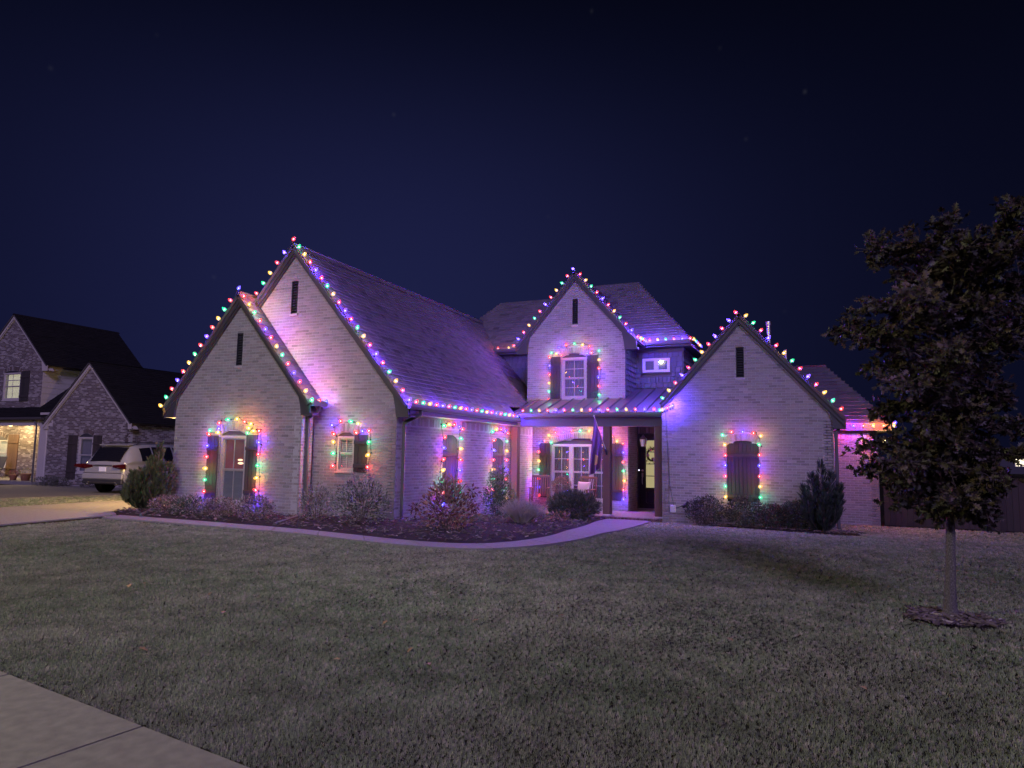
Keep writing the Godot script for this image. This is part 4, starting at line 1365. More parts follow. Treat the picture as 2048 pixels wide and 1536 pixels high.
func fence() -> void:
	var F := thing("wooden_fence", "tall dark wooden board fence running right from the house behind the tree", "fence", on(1.7, -21.75))
	var x := 1.74
	while x < 11.5:
		var s := Shape.new()
		s.colored = true
		s.col = Color(0.038, 0.022, 0.018) * rng.randf_range(0.7, 1.25)
		var g := gy(x, -21.75)
		var h := 1.36 + rng.randf_range(-0.012, 0.012)
		s.prism(PackedVector2Array([Vector2(x, g + 0.03), Vector2(x + 0.135, g + 0.03), Vector2(x + 0.135, g + h - 0.04), Vector2(x + 0.10, g + h), Vector2(x + 0.035, g + h), Vector2(x, g + h - 0.04)]), Vector3(0, 0, -21.74 + rng.randf_range(-0.004, 0.004)), X, Vector3.UP, 0.018)
		part(F, "board", s, M.board)
		x += 0.141
	for y in [0.25, 1.1]:
		var r := Shape.new()
		r.slab(Vector3(1.72, gy(5, -21.75) + y - 0.045, -21.80), Vector3(11.5, gy(5, -21.75) + y + 0.045, -21.765))
		part(F, "rail", r, M.fence_wood)
	for px in [1.8, 4.2, 6.6, 9.0, 11.4]:
		var p := Shape.new()
		p.slab(Vector3(px - 0.045, gy(px, -21.85) - 0.1, -21.895), Vector3(px + 0.045, gy(px, -21.85) + 1.30, -21.805))
		part(F, "post", p, M.fence_wood)


# ---------------------------------------------------------------- paths and beds
func sheet(called: String, poly: PackedVector2Array, up: float, m: Material, dome := 0.0, kind := "structure") -> MeshInstance3D:
	# a polygon of the ground (x, z), cut in small triangles that follow its fall
	var s := Shape.new()
	var lo := poly[0]
	var hi := poly[0]
	for p in poly:
		lo = lo.min(p); hi = hi.max(p)
	var st := 0.35
	var x := lo.x
	while x < hi.x:
		var z := lo.y
		while z < hi.y:
			var cell := PackedVector2Array([Vector2(x, z), Vector2(x + st, z), Vector2(x + st, z + st), Vector2(x, z + st)])
			for q in Geometry2D.intersect_polygons(poly, cell):
				var idx := Geometry2D.triangulate_polygon(q)
				for k in range(0, idx.size(), 3):
					var v := []
					for m3 in 3:
						var p: Vector2 = q[idx[k + m3]]
						var edge := 1e9
						if dome > 0.0:
							for e in poly.size():
								edge = minf(edge, p.distance_to(Geometry2D.get_closest_point_to_segment(p, poly[e], poly[(e + 1) % poly.size()])))
						v.append(on(p.x, p.y, up + (dome * smoothstep(0.0, 0.4, edge) if dome > 0.0 else 0.0)))
					s.flat(v[0], v[1], v[2], Vector3.UP)
			z += st
		x += st
	return structure(called, s, m, kind)

func along(pts: Array, t: float) -> Vector2:
	var total := 0.0
	for k in pts.size() - 1: total += pts[k].distance_to(pts[k + 1])
	var d := t * total
	for k in pts.size() - 1:
		var l: float = pts[k].distance_to(pts[k + 1])
		if d <= l or k == pts.size() - 2: return pts[k].lerp(pts[k + 1], clampf(d / l, 0.0, 1.0))
		d -= l
	return pts[-1]

func smooth_path(pts: Array) -> Array:
	var c := Curve2D.new()
	for k in pts.size():
		var a: Vector2 = pts[maxi(k - 1, 0)]
		var b: Vector2 = pts[mini(k + 1, pts.size() - 1)]
		c.add_point(pts[k], -(b - a) * 0.17, (b - a) * 0.17)
	return Array(c.tessellate_even_length(4, 0.15))

var lawn_edge := PackedVector2Array()
var bed := PackedVector2Array()
var right_bed := PackedVector2Array()

func slabs(called: String, left: Array, right: Array, n: int, up: float, m: String, gap: float) -> void:
	# concrete laid in slabs between two lines; each slab a part with a joint to the next
	var root := Node3D.new()
	root.name = called
	add_child(root)
	root.set_meta("kind", "structure")
	for k in n:
		var s := Shape.new()
		var steps := 8
		for i in steps:
			var t0 := lerpf(k + gap, k + 1.0 - gap, float(i) / steps) / n
			var t1 := lerpf(k + gap, k + 1.0 - gap, float(i + 1) / steps) / n
			var a := along(left, t0); var b := along(right, t0); var c := along(right, t1); var d := along(left, t1)
			var A := on(a.x, a.y, up); var B := on(b.x, b.y, up); var C := on(c.x, c.y, up); var D := on(d.x, d.y, up)
			var dn := Vector3(0, -0.14, 0)
			s.quad(A, B, C, D, Vector3.UP)
			s.quad(A, D, D + dn, A + dn, A - B)
			s.quad(B, C, C + dn, B + dn, B - A)
			if i == 0: s.quad(A, B, B + dn, A + dn, A - D)
			if i == steps - 1: s.quad(D, C, C + dn, D + dn, D - A)
		obj(root, "slab", s.mesh(M[m]))

func v2(list: Array) -> Array:
	var out := []
	for k in range(0, list.size(), 2): out.append(Vector2(list[k], list[k + 1]))
	return out

func beds_and_paths() -> void:
	var outer := smooth_path(v2([-13.5, -9.65, -12.44, -9.72, -11.08, -9.70, -9.73, -9.66, -8.3, -9.62, -7.03, -9.42, -6.0, -9.30, -4.98, -9.40, -4.42, -9.80, -3.98, -10.56, -3.70, -11.79, -3.66, -13.97, -3.85, -16.6, -4.06, -18.5]))
	var inner := smooth_path(v2([-13.7, -10.20, -13.09, -10.22, -11.68, -10.22, -10.3, -10.20, -8.76, -10.14, -7.48, -9.97, -6.55, -9.83, -5.85, -9.80, -5.15, -9.93, -4.72, -10.35, -4.42, -11.2, -4.36, -12.26, -4.62, -14.4, -5.03, -16.73, -5.25, -18.5]))
	slabs("garden_path", inner, outer, 16, 0.035, "concrete", 0.006)
	var b := PackedVector2Array()
	for p in inner: b.append(p)
	b.append_array(PackedVector2Array([Vector2(-8.25, -18.5), Vector2(-8.25, -12.55), Vector2(-10.55, -12.55), Vector2(-10.55, -12.15), Vector2(-14.8, -12.15), Vector2(-15.0, -11.0)]))
	bed = b
	sheet("mulch_bed", b, 0.012, M.mulch, 0.06)
	right_bed = PackedVector2Array([Vector2(-3.62, -18.40), Vector2(-3.3, -18.75 + 0.25), Vector2(-2.6, -18.1), Vector2(-1.5, -17.72), Vector2(-0.4, -17.28), Vector2(0.45, -17.0), Vector2(0.95, -17.4), Vector2(0.9, -18.2), Vector2(0.46, -18.40)])
	sheet("mulch_bed", right_bed, 0.012, M.mulch, 0.05)
	var ring := PackedVector2Array()
	for k in 24:
		var a := TAU * k / 24
		var r := 0.40 + 0.05 * sin(a * 3.0 + 1.0) + 0.03 * sin(a * 7.0)
		ring.append(Vector2(1.12 + cos(a) * r, -7.68 + sin(a) * r * 0.95))
	sheet("mulch_ring", ring, 0.006, M.mulch, 0.018)
	# loose chips of bark on the beds
	var s := Shape.new()
	s.box(Transform3D(), Vector3(0.055, 0.008, 0.017))
	var xfs := []
	var tints := PackedColorArray()
	for poly in [[bed, 5200, 0.06], [right_bed, 900, 0.05], [ring, 420, 0.016]]:
		var lo: Vector2 = poly[0][0]
		var hi := lo
		for p in poly[0]:
			lo = lo.min(p); hi = hi.max(p)
		for k in poly[1]:
			var p := Vector2(rng.randf_range(lo.x, hi.x), rng.randf_range(lo.y, hi.y))
			if not Geometry2D.is_point_in_polygon(p, poly[0]): continue
			xfs.append(Transform3D(Basis.from_euler(Vector3(rng.randf_range(-0.5, 0.5), rng.randf() * TAU, rng.randf_range(-0.4, 0.4))) * Basis.from_scale(Vector3.ONE * rng.randf_range(0.6, 1.7)), on(p.x, p.y, poly[2] + 0.012 + rng.randf() * 0.012)))
			var c := Color(0.10, 0.078, 0.07) * rng.randf_range(0.4, 1.6)
			if rng.randf() < 0.03: c = Color(0.3, 0.26, 0.22)
			tints.append(Color(c.r, c.g, c.b))
	many(self, "mulch_chips", s.mesh(M.chip), xfs, tints)
	# driveways, pavement
	slabs("driveway", v2([-18.35, 1.0, -18.2, -11.0, -18.0, -26.0]), v2([-13.6, 1.0, -13.9, -8.0, -14.0, -10.4, -15.1, -11.0, -15.1, -26.0]), 7, 0.02, "concrete", 0.002)
	slabs("neighbour_driveway", v2([-33.4, -17.6, -33.4, -19.6]), v2([-21.8, 1.0, -21.8, -23.8]), 4, 0.02, "old_concrete", 0.002)
	slabs("pavement", v2([-12.3, -3.87, -4.80, -2.876, -3.29, -2.676, -1.79, -2.476, 8.7, -1.08]), v2([-12.45, -2.58, -4.98, -1.586, -3.47, -1.386, -1.97, -1.186, 8.5, 0.21]), 14, 0.02, "old_concrete", 0.006)
	var road := Shape.new()
	for k in 24:
		road.quad(Vector3(-60 + k * 5, 0.004, 1.6), Vector3(-55 + k * 5, 0.004, 1.6), Vector3(-55 + k * 5, 0.004, 8.5), Vector3(-60 + k * 5, 0.004, 8.5), Vector3.UP)
	structure("road", road, M.old_concrete)


# ---------------------------------------------------------------- strings of lights
func bulb_mesh(k: String) -> ArrayMesh:
	if bulb_meshes.has(k): return bulb_meshes[k]
	# a fat cone bulb: y points out of the socket, origin at its middle
	var shell := Shape.new()
	shell.lathe([Vector2(0.013, -0.045), Vector2(0.031, -0.030), Vector2(0.038, -0.006), Vector2(0.030, 0.026), Vector2(0.012, 0.050), Vector2(0.0, 0.056)], 9)
	var core := Shape.new()
	core.blob(Transform3D(Basis.from_scale(Vector3(0.015, 0.018, 0.015)), Vector3(0, -0.004, 0)), 8, 5)
	var sock := Shape.new()
	sock.tube([Vector3(0, -0.085, 0), Vector3(0, -0.042, 0)], 0.014, 0.016, 8)
	var m := ArrayMesh.new()
	shell.add_to(m, M["shell_" + k])
	core.add_to(m, M["core_" + k])
	sock.add_to(m, M.socket)
	bulb_meshes[k] = m
	return m

func light_string(label: String, group: String, pts: Array, cols: String, outs: Array, gain := 0.0) -> void:
	var root := thing("string_lights", label, "string lights", pts[0], 0.0, group)
	var wire := []
	for k in pts.size():
		var p: Vector3 = pts[k]
		var d: Vector3 = (outs[mini(k, outs.size() - 1)] + Vector3(rng.randf_range(-0.22, 0.22), rng.randf_range(-0.15, 0.15), rng.randf_range(-0.15, 0.2))).normalized()
		var x := d.cross(Vector3(0.3, 0.2, 0.9)).normalized()
		var c := cols[k % cols.length()]
		obj(root, "bulb", bulb_mesh(c), Transform3D(Basis(x, d, x.cross(d)) * Basis.from_scale(Vector3.ONE * 1.22), p - pts[0]))
		lamp(root, "bulb_light", p - pts[0] + d * 0.01, BULB[c][0], BULB[c][1] if gain == 0.0 else BULB[c][2] * gain, 0.03)
		var foot: Vector3 = p - pts[0] - d * 0.08
		if k:
			var was: Vector3 = wire[-1]
			for t in [0.33, 0.66]:
				wire.append(was.lerp(foot, t) + Vector3(0, -0.012, 0.004))
		wire.append(foot)
	var w := Shape.new()
	w.tube(wire, 0.006, 0.006, 5)
	obj(root, "wire", w.mesh(M.wire))

func evenly(poly: Array, n: int) -> Array:
	var total := 0.0
	for k in poly.size() - 1: total += poly[k].distance_to(poly[k + 1])
	var out := []
	for i in n:
		var d := total * i / maxf(1.0, n - 1.0)
		for k in poly.size() - 1:
			var l: float = poly[k].distance_to(poly[k + 1])
			if d <= l + 1e-5 or k == poly.size() - 2:
				out.append(poly[k].lerp(poly[k + 1], clampf(d / l, 0.0, 1.0)))
				break
			d -= l
	return out



func flat_string(label: String, xy: Array, cols: String, xf: Transform3D, gain := 1.0) -> void:
	var pts := []
	for k in range(0, xy.size(), 2):
		pts.append(xf * Vector3(xy[k], xy[k + 1], 0.065))
	var outs := []
	for k in pts.size():
		outs.append(xf.basis * Vector3(rng.randf_range(-0.7, 0.7), rng.randf_range(-0.7, 0.9), 0.75))
	light_string(label, "strings of coloured bulbs round the windows", pts, cols, outs, gain)

func strings() -> void:
	var roof := "strings of coloured bulbs along the roof edges"
	var up_l := Vector3(-0.76, 0.62, 0.2)
	var up_r := Vector3(0.76, 0.62, 0.2)
	# gables: from the left eave up over the apex and down
	var z := -12.07
	var a := evenly([Vector3(-15.00, 2.54, z), Vector3(-12.67, 5.28, z)], 14).slice(0, 13)
	a.append_array(evenly([Vector3(-12.6, 5.35, z), Vector3(-10.23, 2.60, z)], 14))
	a.append_array([Vector3(-10.22, 2.60, z - 0.24), Vector3(-10.22, 2.60, z - 0.48)])
	var o := []
	for k in a.size(): o.append(up_l if k < 13 else up_r)
	light_string("string of coloured bulbs along the roof edge of the small leftmost gable", roof, a, "YGRBRYGRBRYGRBRYGRBRYGRBRYGRB", o, 1.9)
	z = -12.47
	a = evenly([Vector3(-12.63, 5.06, z), Vector3(-11.41, 6.48, z)], 7).slice(0, 6)
	a.append_array(evenly([Vector3(-11.34, 6.54, z), Vector3(-7.93, 2.60, z)], 20))
	a.append_array(evenly([Vector3(-7.93, 2.57, z - 0.28), Vector3(-7.93, 2.57, -18.35)], 20))
	o = []
	for k in a.size(): o.append(up_l if k < 6 else up_r)
	light_string("long string of coloured bulbs over the tallest gable and along its side gutter", roof, a, "BRGYRBRGYRBRGYRBRGYRBRGYRBRGYRBRGYRBRGYRBRGYRB", o)
	a = evenly([Vector3(-7.82, 2.74, -18.48), Vector3(-3.95, 2.74, -18.48)], 16)
	a.append_array([Vector3(-3.77, 2.70, -18.36), Vector3(-3.70, 2.71, -18.33), Vector3(-3.63, 2.73, -18.33), Vector3(-3.56, 2.76, -18.33), Vector3(-3.49, 2.79, -18.33), Vector3(-3.42, 2.82, -18.33)])
	light_string("string of coloured bulbs along the gutter of the metal porch roof", roof, a, "RGYRBRGYRBRGYRBRGYBRBB", [Vector3(0, 0.75, 0.6)])
	z = -20.37
	a = evenly([Vector3(-10.5, 5.16, -21.5), Vector3(-9.25, 5.12, -21.5)], 4)
	a.append(Vector3(-8.98, 5.02, z))
	a.append_array(evenly([Vector3(-8.82, 5.23, z), Vector3(-6.94, 7.42, z)], 11))
	a.append_array(evenly([Vector3(-6.70, 7.22, z), Vector3(-4.84, 5.09, z)], 11))
	a.append_array(evenly([Vector3(-4.80, 5.08, z - 0.2), Vector3(-4.82, 5.12, -21.4)], 5))
	a.append_array(evenly([Vector3(-4.72, 5.15, -21.5), Vector3(-3.45, 5.15, -21.5)], 6))
	a.append_array(evenly([Vector3(-3.37, 5.15, -21.7), Vector3(-3.37, 5.15, -23.2)], 6))
	o = []
	for k in a.size(): o.append(Vector3(0, 0.8, 0.5) if k < 4 or k > 31 else up_l if k < 16 else up_r)
	light_string("string of coloured bulbs over the dormer gable and the upper gutters beside it", roof, a, "BRYGRBRYGRBRYGRBRYGRBRYGRBRYGRBBRYGRBRYGBRY", o)
	z = -18.28
	a = evenly([Vector3(-3.68, 3.02, z), Vector3(-1.77, 5.22, z)], 12)
	a.append_array(evenly([Vector3(-1.52, 5.12, z), Vector3(0.63, 2.68, z)], 13))
	o = []
	for k in a.size(): o.append(up_l if k < 12 else up_r)
	light_string("string of coloured bulbs along the roof edge of the right gable beside the tree", roof, a, "GYRBRGYRBRBRYGRBRYGRBRYGR", o)
	a = evenly([Vector3(0.78, 2.40, -21.30), Vector3(2.02, 2.40, -21.30)], 6)
	a.append_array([Vector3(2.08, 2.50, -21.6), Vector3(2.08, 2.50, -22.0)])
	light_string("short string of bulbs along the low wing gutter, half behind the tree", roof, a, "RBRYRYBR", [Vector3(0, 0.75, 0.6)], 4.0)
	# windows
	flat_string("string of bulbs round the tall window of the leftmost gable", [-13.43, 0.19, -13.41, 0.46, -13.41, 0.74, -13.41, 1.01, -13.4, 1.29, -13.4, 1.55, -13.37, 1.83, -13.34, 1.92, -13.07, 1.87, -13.05, 1.97, -13.05, 2.1, -12.78, 2.18, -12.49, 2.19, -12.25, 2.13, -12.05, 2.08, -12.11, 1.98, -12.14, 1.86, -11.96, 1.91, -11.79, 1.91, -11.78, 1.65, -11.77, 1.37, -11.78, 1.11, -11.79, 0.83, -11.8, 0.55, -11.8, 0.28], "BRGYRBRGYBRGYRYYGYRBRGYRB", plane(Vector3(0, 0, -12.2), X))
	flat_string("string of bulbs round the small window under the tallest gable", [-9.95, 1.14, -9.95, 1.42, -9.96, 1.68, -9.96, 1.86, -10.02, 2.06, -9.78, 2.15, -9.5, 2.14, -9.29, 2.09, -9.34, 1.89, -9.17, 1.92, -9.0, 1.93, -8.99, 1.68, -9.0, 1.4, -9.0, 1.13], "RGYRBRGYRBRGYR", plane(Vector3(0, 0, -12.6), X))
	var side := plane(Vector3(-8.32, 0, 0), NZ)
	flat_string("string of bulbs round the nearer shuttered opening of the side wall", [14.6, 0.22, 14.6, 0.5, 14.58, 0.78, 14.59, 1.05, 14.6, 1.31, 14.6, 1.59, 14.64, 1.85, 14.58, 2.13, 14.84, 2.17, 15.1, 2.18, 15.37, 2.14, 15.55, 2.08, 15.48, 1.84, 15.48, 1.58, 15.48, 1.3, 15.46, 1.03, 15.46, 0.76, 15.46, 0.5], "BRGYRBRGYRBRGYRBRG", side, 1.3)
	flat_string("string of bulbs round the shuttered opening beside the wooden porch post", [17.44, 0.19, 17.42, 0.46, 17.42, 0.74, 17.43, 1.02, 17.43, 1.29, 17.45, 1.56, 17.46, 1.84, 17.35, 2.08, 17.6, 2.15, 17.91, 2.17, 18.21, 2.13, 18.4, 2.07, 18.34, 1.83, 18.35, 1.55, 18.34, 1.28, 18.34, 1.01, 18.33, 0.73, 18.31, 0.45, 18.35, 0.17], "BRGYRBRGYRBRGYRBRGY", side, 1.3)
	flat_string("string of bulbs round the wide porch window behind the flag", [-8.04, 0.17, -8.07, 0.42, -8.07, 0.69, -8.08, 0.97, -8.07, 1.25, -8.08, 1.54, -8.07, 1.82, -7.87, 1.89, -7.66, 1.84, -7.74, 2.07, -7.52, 2.15, -7.24, 2.17, -6.97, 2.21, -6.69, 2.22, -6.4, 2.21, -6.13, 2.17, -5.88, 2.12, -5.66, 2.05, -5.51, 1.9, -5.32, 1.83, -5.31, 1.56, -5.32, 1.27, -5.31, 1.0, -5.28, 0.71, -5.31, 0.43, -5.31, 0.15], "RBRGYRBRGYRBRGYRBRYRBRGYRB", plane(Vector3(0, 0, -20.5), X), 1.6)
	flat_string("string of bulbs round the upstairs dormer window", [-7.76, 3.21, -7.75, 3.48, -7.75, 3.75, -7.74, 4.03, -7.74, 4.31, -7.74, 4.59, -7.68, 4.73, -7.51, 4.69, -7.34, 4.64, -7.42, 4.89, -7.18, 4.96, -6.9, 4.99, -6.63, 4.94, -6.4, 4.88, -6.48, 4.65, -6.34, 4.67, -6.09, 4.72, -6.09, 4.44, -6.09, 4.17, -6.1, 3.89, -6.09, 3.61, -6.08, 3.34], "RGYRBRGYRBRGYRBRGYRBRG", plane(Vector3(0, 0, -20.5), X))
	flat_string("string of bulbs round the boarded shutter of the right gable", [-2.1, 0.46, -2.1, 0.73, -2.1, 0.99, -2.1, 1.26, -2.09, 1.52, -2.1, 1.79, -2.16, 2.04, -1.93, 2.12, -1.66, 2.12, -1.4, 2.09, -1.22, 2.02, -1.27, 1.8, -1.26, 1.54, -1.27, 1.27, -1.27, 1.0, -1.26, 0.75, -1.26, 0.48], "YGRBRYGRBRYGRBRYG", plane(Vector3(0, 0, -18.41), X))


# ---------------------------------------------------------------- porch
func rocker(label: String, at: Vector3, turn: float) -> void:
	var c := thing("rocking_chair", label, "chair", at, turn, "wooden chairs on the front porch")
	var m: Material = M.chair_wood
	for k in 7:
		var s := Shape.new()
		var x := -0.21 + k * 0.07
		s.bevel(Transform3D(Basis(X, -0.22), Vector3(x, 0.70, -0.27)), Vector3(0.042, 0.56, 0.014), 0.004)
		obj(c, "back_slat", s.mesh(m))
	var t := Shape.new()
	t.bevel(Transform3D(Basis(X, -0.22), Vector3(0, 0.985, -0.335)), Vector3(0.54, 0.075, 0.025), 0.008)
	obj(c, "top_rail", t.mesh(m))
	for k in 6:
		var s := Shape.new()
		s.bevel(Transform3D(Basis(X, -0.06), Vector3(0, 0.40 + k * 0.006, -0.19 + k * 0.085)), Vector3(0.50, 0.018, 0.07), 0.004)
		obj(c, "seat_slat", s.mesh(m))
	for sx in [-0.27, 0.27]:
		var l := Shape.new()
		l.bar(Vector3(sx, 0.07, 0.25), Vector3(sx, 0.63, 0.25), 0.04, 0.04, Vector3.BACK)
		obj(c, "leg", l.mesh(m))
		var b := Shape.new()
		b.bar(Vector3(sx, 0.07, -0.20), Vector3(sx, 1.0, -0.345), 0.04, 0.04, Vector3.BACK)
		obj(c, "leg", b.mesh(m))
		var a := Shape.new()
		a.bevel(Transform3D(Basis(), Vector3(sx, 0.645, 0.02)), Vector3(0.085, 0.024, 0.62), 0.008)
		obj(c, "armrest", a.mesh(m))
		var r := Shape.new()
		var pts := []
		for k in 9:
			var g := lerpf(-0.42, 0.42, k / 8.0)
			pts.append(Vector3(sx, 0.03 + g * g * 0.35, g))
		r.tube(pts, 0.022, 0.022, 6)
		obj(c, "rocker", r.mesh(m))
		var ap := Shape.new()
		ap.bar(Vector3(sx, 0.40, -0.24), Vector3(sx, 0.40, 0.25), 0.025, 0.05)
		obj(c, "seat_rail", ap.mesh(m))

func porch_things() -> void:
	var y := -0.212
	rocker("slatted wooden rocking chair at the left end of the porch, its seat empty", Vector3(-7.84, y, -19.95), 0.25)
	rocker("slatted wooden rocking chair on the porch behind the flag, with a pale pillow", Vector3(-6.43, y, -19.95), -0.2)
	var pl := thing("pillow", "pale square pillow leaning on the right porch chair", "pillow", Vector3(-6.45, y + 0.44, -20.02), -0.2)
	var ps := Shape.new()
	for i in 10:
		for j in 10:
			var P := func(a: int, b: int, sg: float) -> Vector3:
				var u := a / 5.0 - 1.0
				var v := b / 5.0 - 1.0
				var th := 0.075 * pow((1.0 - pow(absf(u), 3.0)) * (1.0 - pow(absf(v), 3.0)), 0.5)
				return Transform3D(Basis(X, -0.3), Vector3(0, 0.22, -0.01)) * Vector3(u * 0.22 * (1.0 - 0.08 * (1.0 - v * v)), v * 0.22 * (1.0 - 0.08 * (1.0 - u * u)), sg * th)
			for sg in [-1.0, 1.0]:
				ps.quad(P.call(i, j, sg), P.call(i + 1, j, sg), P.call(i + 1, j + 1, sg), P.call(i, j + 1, sg), Vector3(0, 0.2, sg))
	obj(pl, "cover", ps.mesh(M.pillow))
	var mum := thing("potted_mum", "round flowering potted plant in a pale pot between the two porch chairs", "potted plant", Vector3(-6.98, y, -19.55))
	var pot := Shape.new()
	pot.lathe([Vector2(0, 0), Vector2(0.13, 0), Vector2(0.19, 0.40), Vector2(0.205, 0.41), Vector2(0.205, 0.46), Vector2(0.18, 0.46), Vector2(0.17, 0.42), Vector2(0, 0.42)], 20)
	obj(mum, "pot", pot.mesh(M.pot))
	leafy(mum, "flowers", Vector3(0, 0.74, 0), Vector3(0.29, 0.27, 0.29), 3600, 0.034, [Color(0.22, 0.13, 0.11), Color(0.30, 0.19, 0.15), Color(0.10, 0.10, 0.06), Color(0.18, 0.10, 0.09)], 0.82)
	# hanging lantern
	var la := thing("porch_lantern", "white four sided lantern hanging from the porch ceiling before the door", "lantern", Vector3(-4.51, 1.72, -19.6))
	var ch := Shape.new()
	ch.tube([Vector3(0, 0.36, 0), Vector3(0, 0.70, 0)], 0.008, 0.008, 6)
	ch.lathe([Vector2(0, 0.66), Vector2(0.06, 0.68), Vector2(0.06, 0.70), Vector2(0, 0.70)], 12)
	obj(la, "chain", ch.mesh(M.black_metal))
	var lf := Shape.new()
	lf.lathe([Vector2(0.0, 0.36), Vector2(0.03, 0.34), Vector2(0.05, 0.30), Vector2(0.13, 0.24), Vector2(0.14, 0.225), Vector2(0, 0.225)], 4, Transform3D(Basis(Vector3.UP, PI / 4), Vector3.ZERO))
	lf.lathe([Vector2(0, 0.0), Vector2(0.08, 0.0), Vector2(0.085, 0.02), Vector2(0, 0.02)], 4, Transform3D(Basis(Vector3.UP, PI / 4), Vector3.ZERO))
	for k in 4:
		var a := PI / 4 + TAU * k / 4
		lf.bar(Vector3(cos(a) * 0.082, 0.02, sin(a) * 0.082), Vector3(cos(a) * 0.128, 0.225, sin(a) * 0.128), 0.012, 0.012)
	obj(la, "frame", lf.mesh(M.black_metal))
	var lg := Shape.new()
	lg.lathe([Vector2(0.072, 0.021), Vector2(0.116, 0.222)], 4, Transform3D(Basis(Vector3.UP, PI / 4), Vector3.ZERO))
	obj(la, "glass", lg.mesh(M.frosted))
	# wreath on the door
	var wr := thing("wreath", "wreath of dark and pink flowers on the glass of the front door", "wreath", Vector3(-4.70, 1.50, -21.72))
	var rs := Shape.new()
	var pts := []
	for k in 25:
		var a := TAU * k / 24.0
		pts.append(Vector3(cos(a) * 0.17, sin(a) * 0.19, 0.0))
	rs.tube(pts, 0.028, 0.028, 6, false)
	obj(wr, "ring", rs.mesh(M.twig))
	var xfs := []
	var tints := PackedColorArray()
	for k in 260:
		var a := rng.randf() * TAU
		var r := 0.17 + rng.randf_range(-0.05, 0.075)
		xfs.append(Transform3D(Basis.from_euler(Vector3(rng.randf() * TAU, rng.randf() * TAU, rng.randf() * TAU)) * Basis.from_scale(Vector3.ONE * rng.randf_range(0.04, 0.08)), Vector3(cos(a) * r, sin(a) * r * 1.1, rng.randf_range(0.0, 0.06))))
		tints.append([Color(0.10, 0.02, 0.03), Color(0.06, 0.05, 0.03), Color(0.16, 0.03, 0.04)][rng.randi() % 3])
	many(wr, "leaves", leaf_shape().mesh(M.leaf), xfs, tints)
	for q in [[-0.13, -0.02], [0.02, -0.12], [0.10, 0.13], [-0.05, 0.16], [0.08, -0.17]]:
		var f := Shape.new()
		f.colored = true
		for k in 12:
			var a := TAU * k / 6.0
			f.col = Color(0.62, 0.34, 0.33) * rng.randf_range(0.8, 1.15)
			var r := 0.048 if k < 6 else 0.028
			var c := Vector3(q[0], q[1], 0.055 + (0.014 if k >= 6 else 0.0))
			f.flat(c, c + Vector3(cos(a - 0.5) * r, sin(a - 0.5) * r, 0.016), c + Vector3(cos(a + 0.5) * r, sin(a + 0.5) * r, 0.016), Vector3.BACK)
		obj(wr, "flower", f.mesh(M.leaf))
	# flag on the porch post
	var fb := Vector3(-5.345, 1.55, -18.71)
	var ft := Vector3(-5.47, 2.53, -17.9)
	var fg := thing("flag", "dark purple flag with a gold panel hanging from a slanting pole on the porch post", "flag", fb)
	var po := Shape.new()
	po.tube([Vector3.ZERO, ft - fb], 0.014, 0.011, 8)
	po.blob(Transform3D(Basis.from_scale(Vector3(0.024, 0.024, 0.024)), ft - fb), 8, 5)
	obj(fg, "pole", po.mesh(M.trim_pale))
	var br := Shape.new()
	br.bevel(Transform3D(Basis(), Vector3(0, -0.01, -0.006)), Vector3(0.06, 0.12, 0.02), 0.005)
	br.tube([Vector3(0, -0.05, 0.0), (ft - fb) * 0.10], 0.022, 0.022, 8)
	obj(fg, "bracket", br.mesh(M.black_metal))
	var cl := Shape.new()
	var em := Shape.new()
	var nu := 18
	var nv := 22
	var C := func(i: int, j: int, lift: float) -> Vector3:
		var u := float(i) / nu     # 0 at the tip of the pole
		var v := float(j) / nv
		var top: Vector3 = (ft - fb) * lerpf(0.97, 0.34, u)
		var fold := 0.055 * sin(u * 13.0 + v * 1.2) * (0.25 + v)
		var low := lerpf(1.35, 1.62, 1.0 - absf(u - 0.15)) - 0.62 * u
		var drift := Vector3(-0.24 * v * (1.0 - u * 0.7), -low * v, 0.04 * v - 0.25 * v * (1.0 - u))
		return top + drift + Vector3(fold * 0.8, 0, fold + lift)
	for i in nu:
		for j in nv:
			var gold := i >= 8 and i < 15 and j >= 13 and j < 18
			(em if gold else cl).quad(C.call(i, j, 0.0), C.call(i + 1, j, 0.0), C.call(i + 1, j + 1, 0.0), C.call(i, j + 1, 0.0), Vector3(0.2, 0, 1))
	obj(fg, "cloth", cl.mesh(M.flag))
	obj(fg, "gold_panel", em.mesh(M.flag_gold))


# ---------------------------------------------------------------- plants
func leaf_shape() -> Shape:
	var s := Shape.new()
	var b := Vector3.ZERO; var t := Vector3(0, 1, 0.08)
	var l := Vector3(-0.24, 0.45, 0.10); var r := Vector3(0.24, 0.45, 0.10); var m := Vector3(0, 0.5, 0.0)
	for q in [[b, m, l], [b, r, m], [l, m, t], [m, r, t]]:
		s.flat(q[0], q[1], q[2], Vector3.BACK)
	return s

func spray_shape() -> Shape:
	# a flat feathery twig of a juniper
	var s := Shape.new()
	for k in 7:
		var y := 0.10 + k * 0.125
		var w := 0.20 * sin(PI * (0.18 + y * 0.78))
		for sg in [-1.0, 1.0]:
			var z := 0.05 * (1.0 if k % 2 else -1.0)
			s.flat(Vector3(0, y - 0.07, 0), Vector3(sg * w, y + 0.14, z), Vector3(0, y + 0.06, 0), Vector3.BACK)
	s.flat(Vector3(-0.02, 0, 0), Vector3(0.02, 0, 0), Vector3(0, 1.05, 0.02), Vector3.BACK)
	return s

func facing(n: Vector3, roll: float) -> Basis:
	# y along n
	var x := n.cross(Vector3(0.31, 0.2, 0.92)).normalized()
	return Basis(n, roll) * Basis(x, n, x.cross(n))

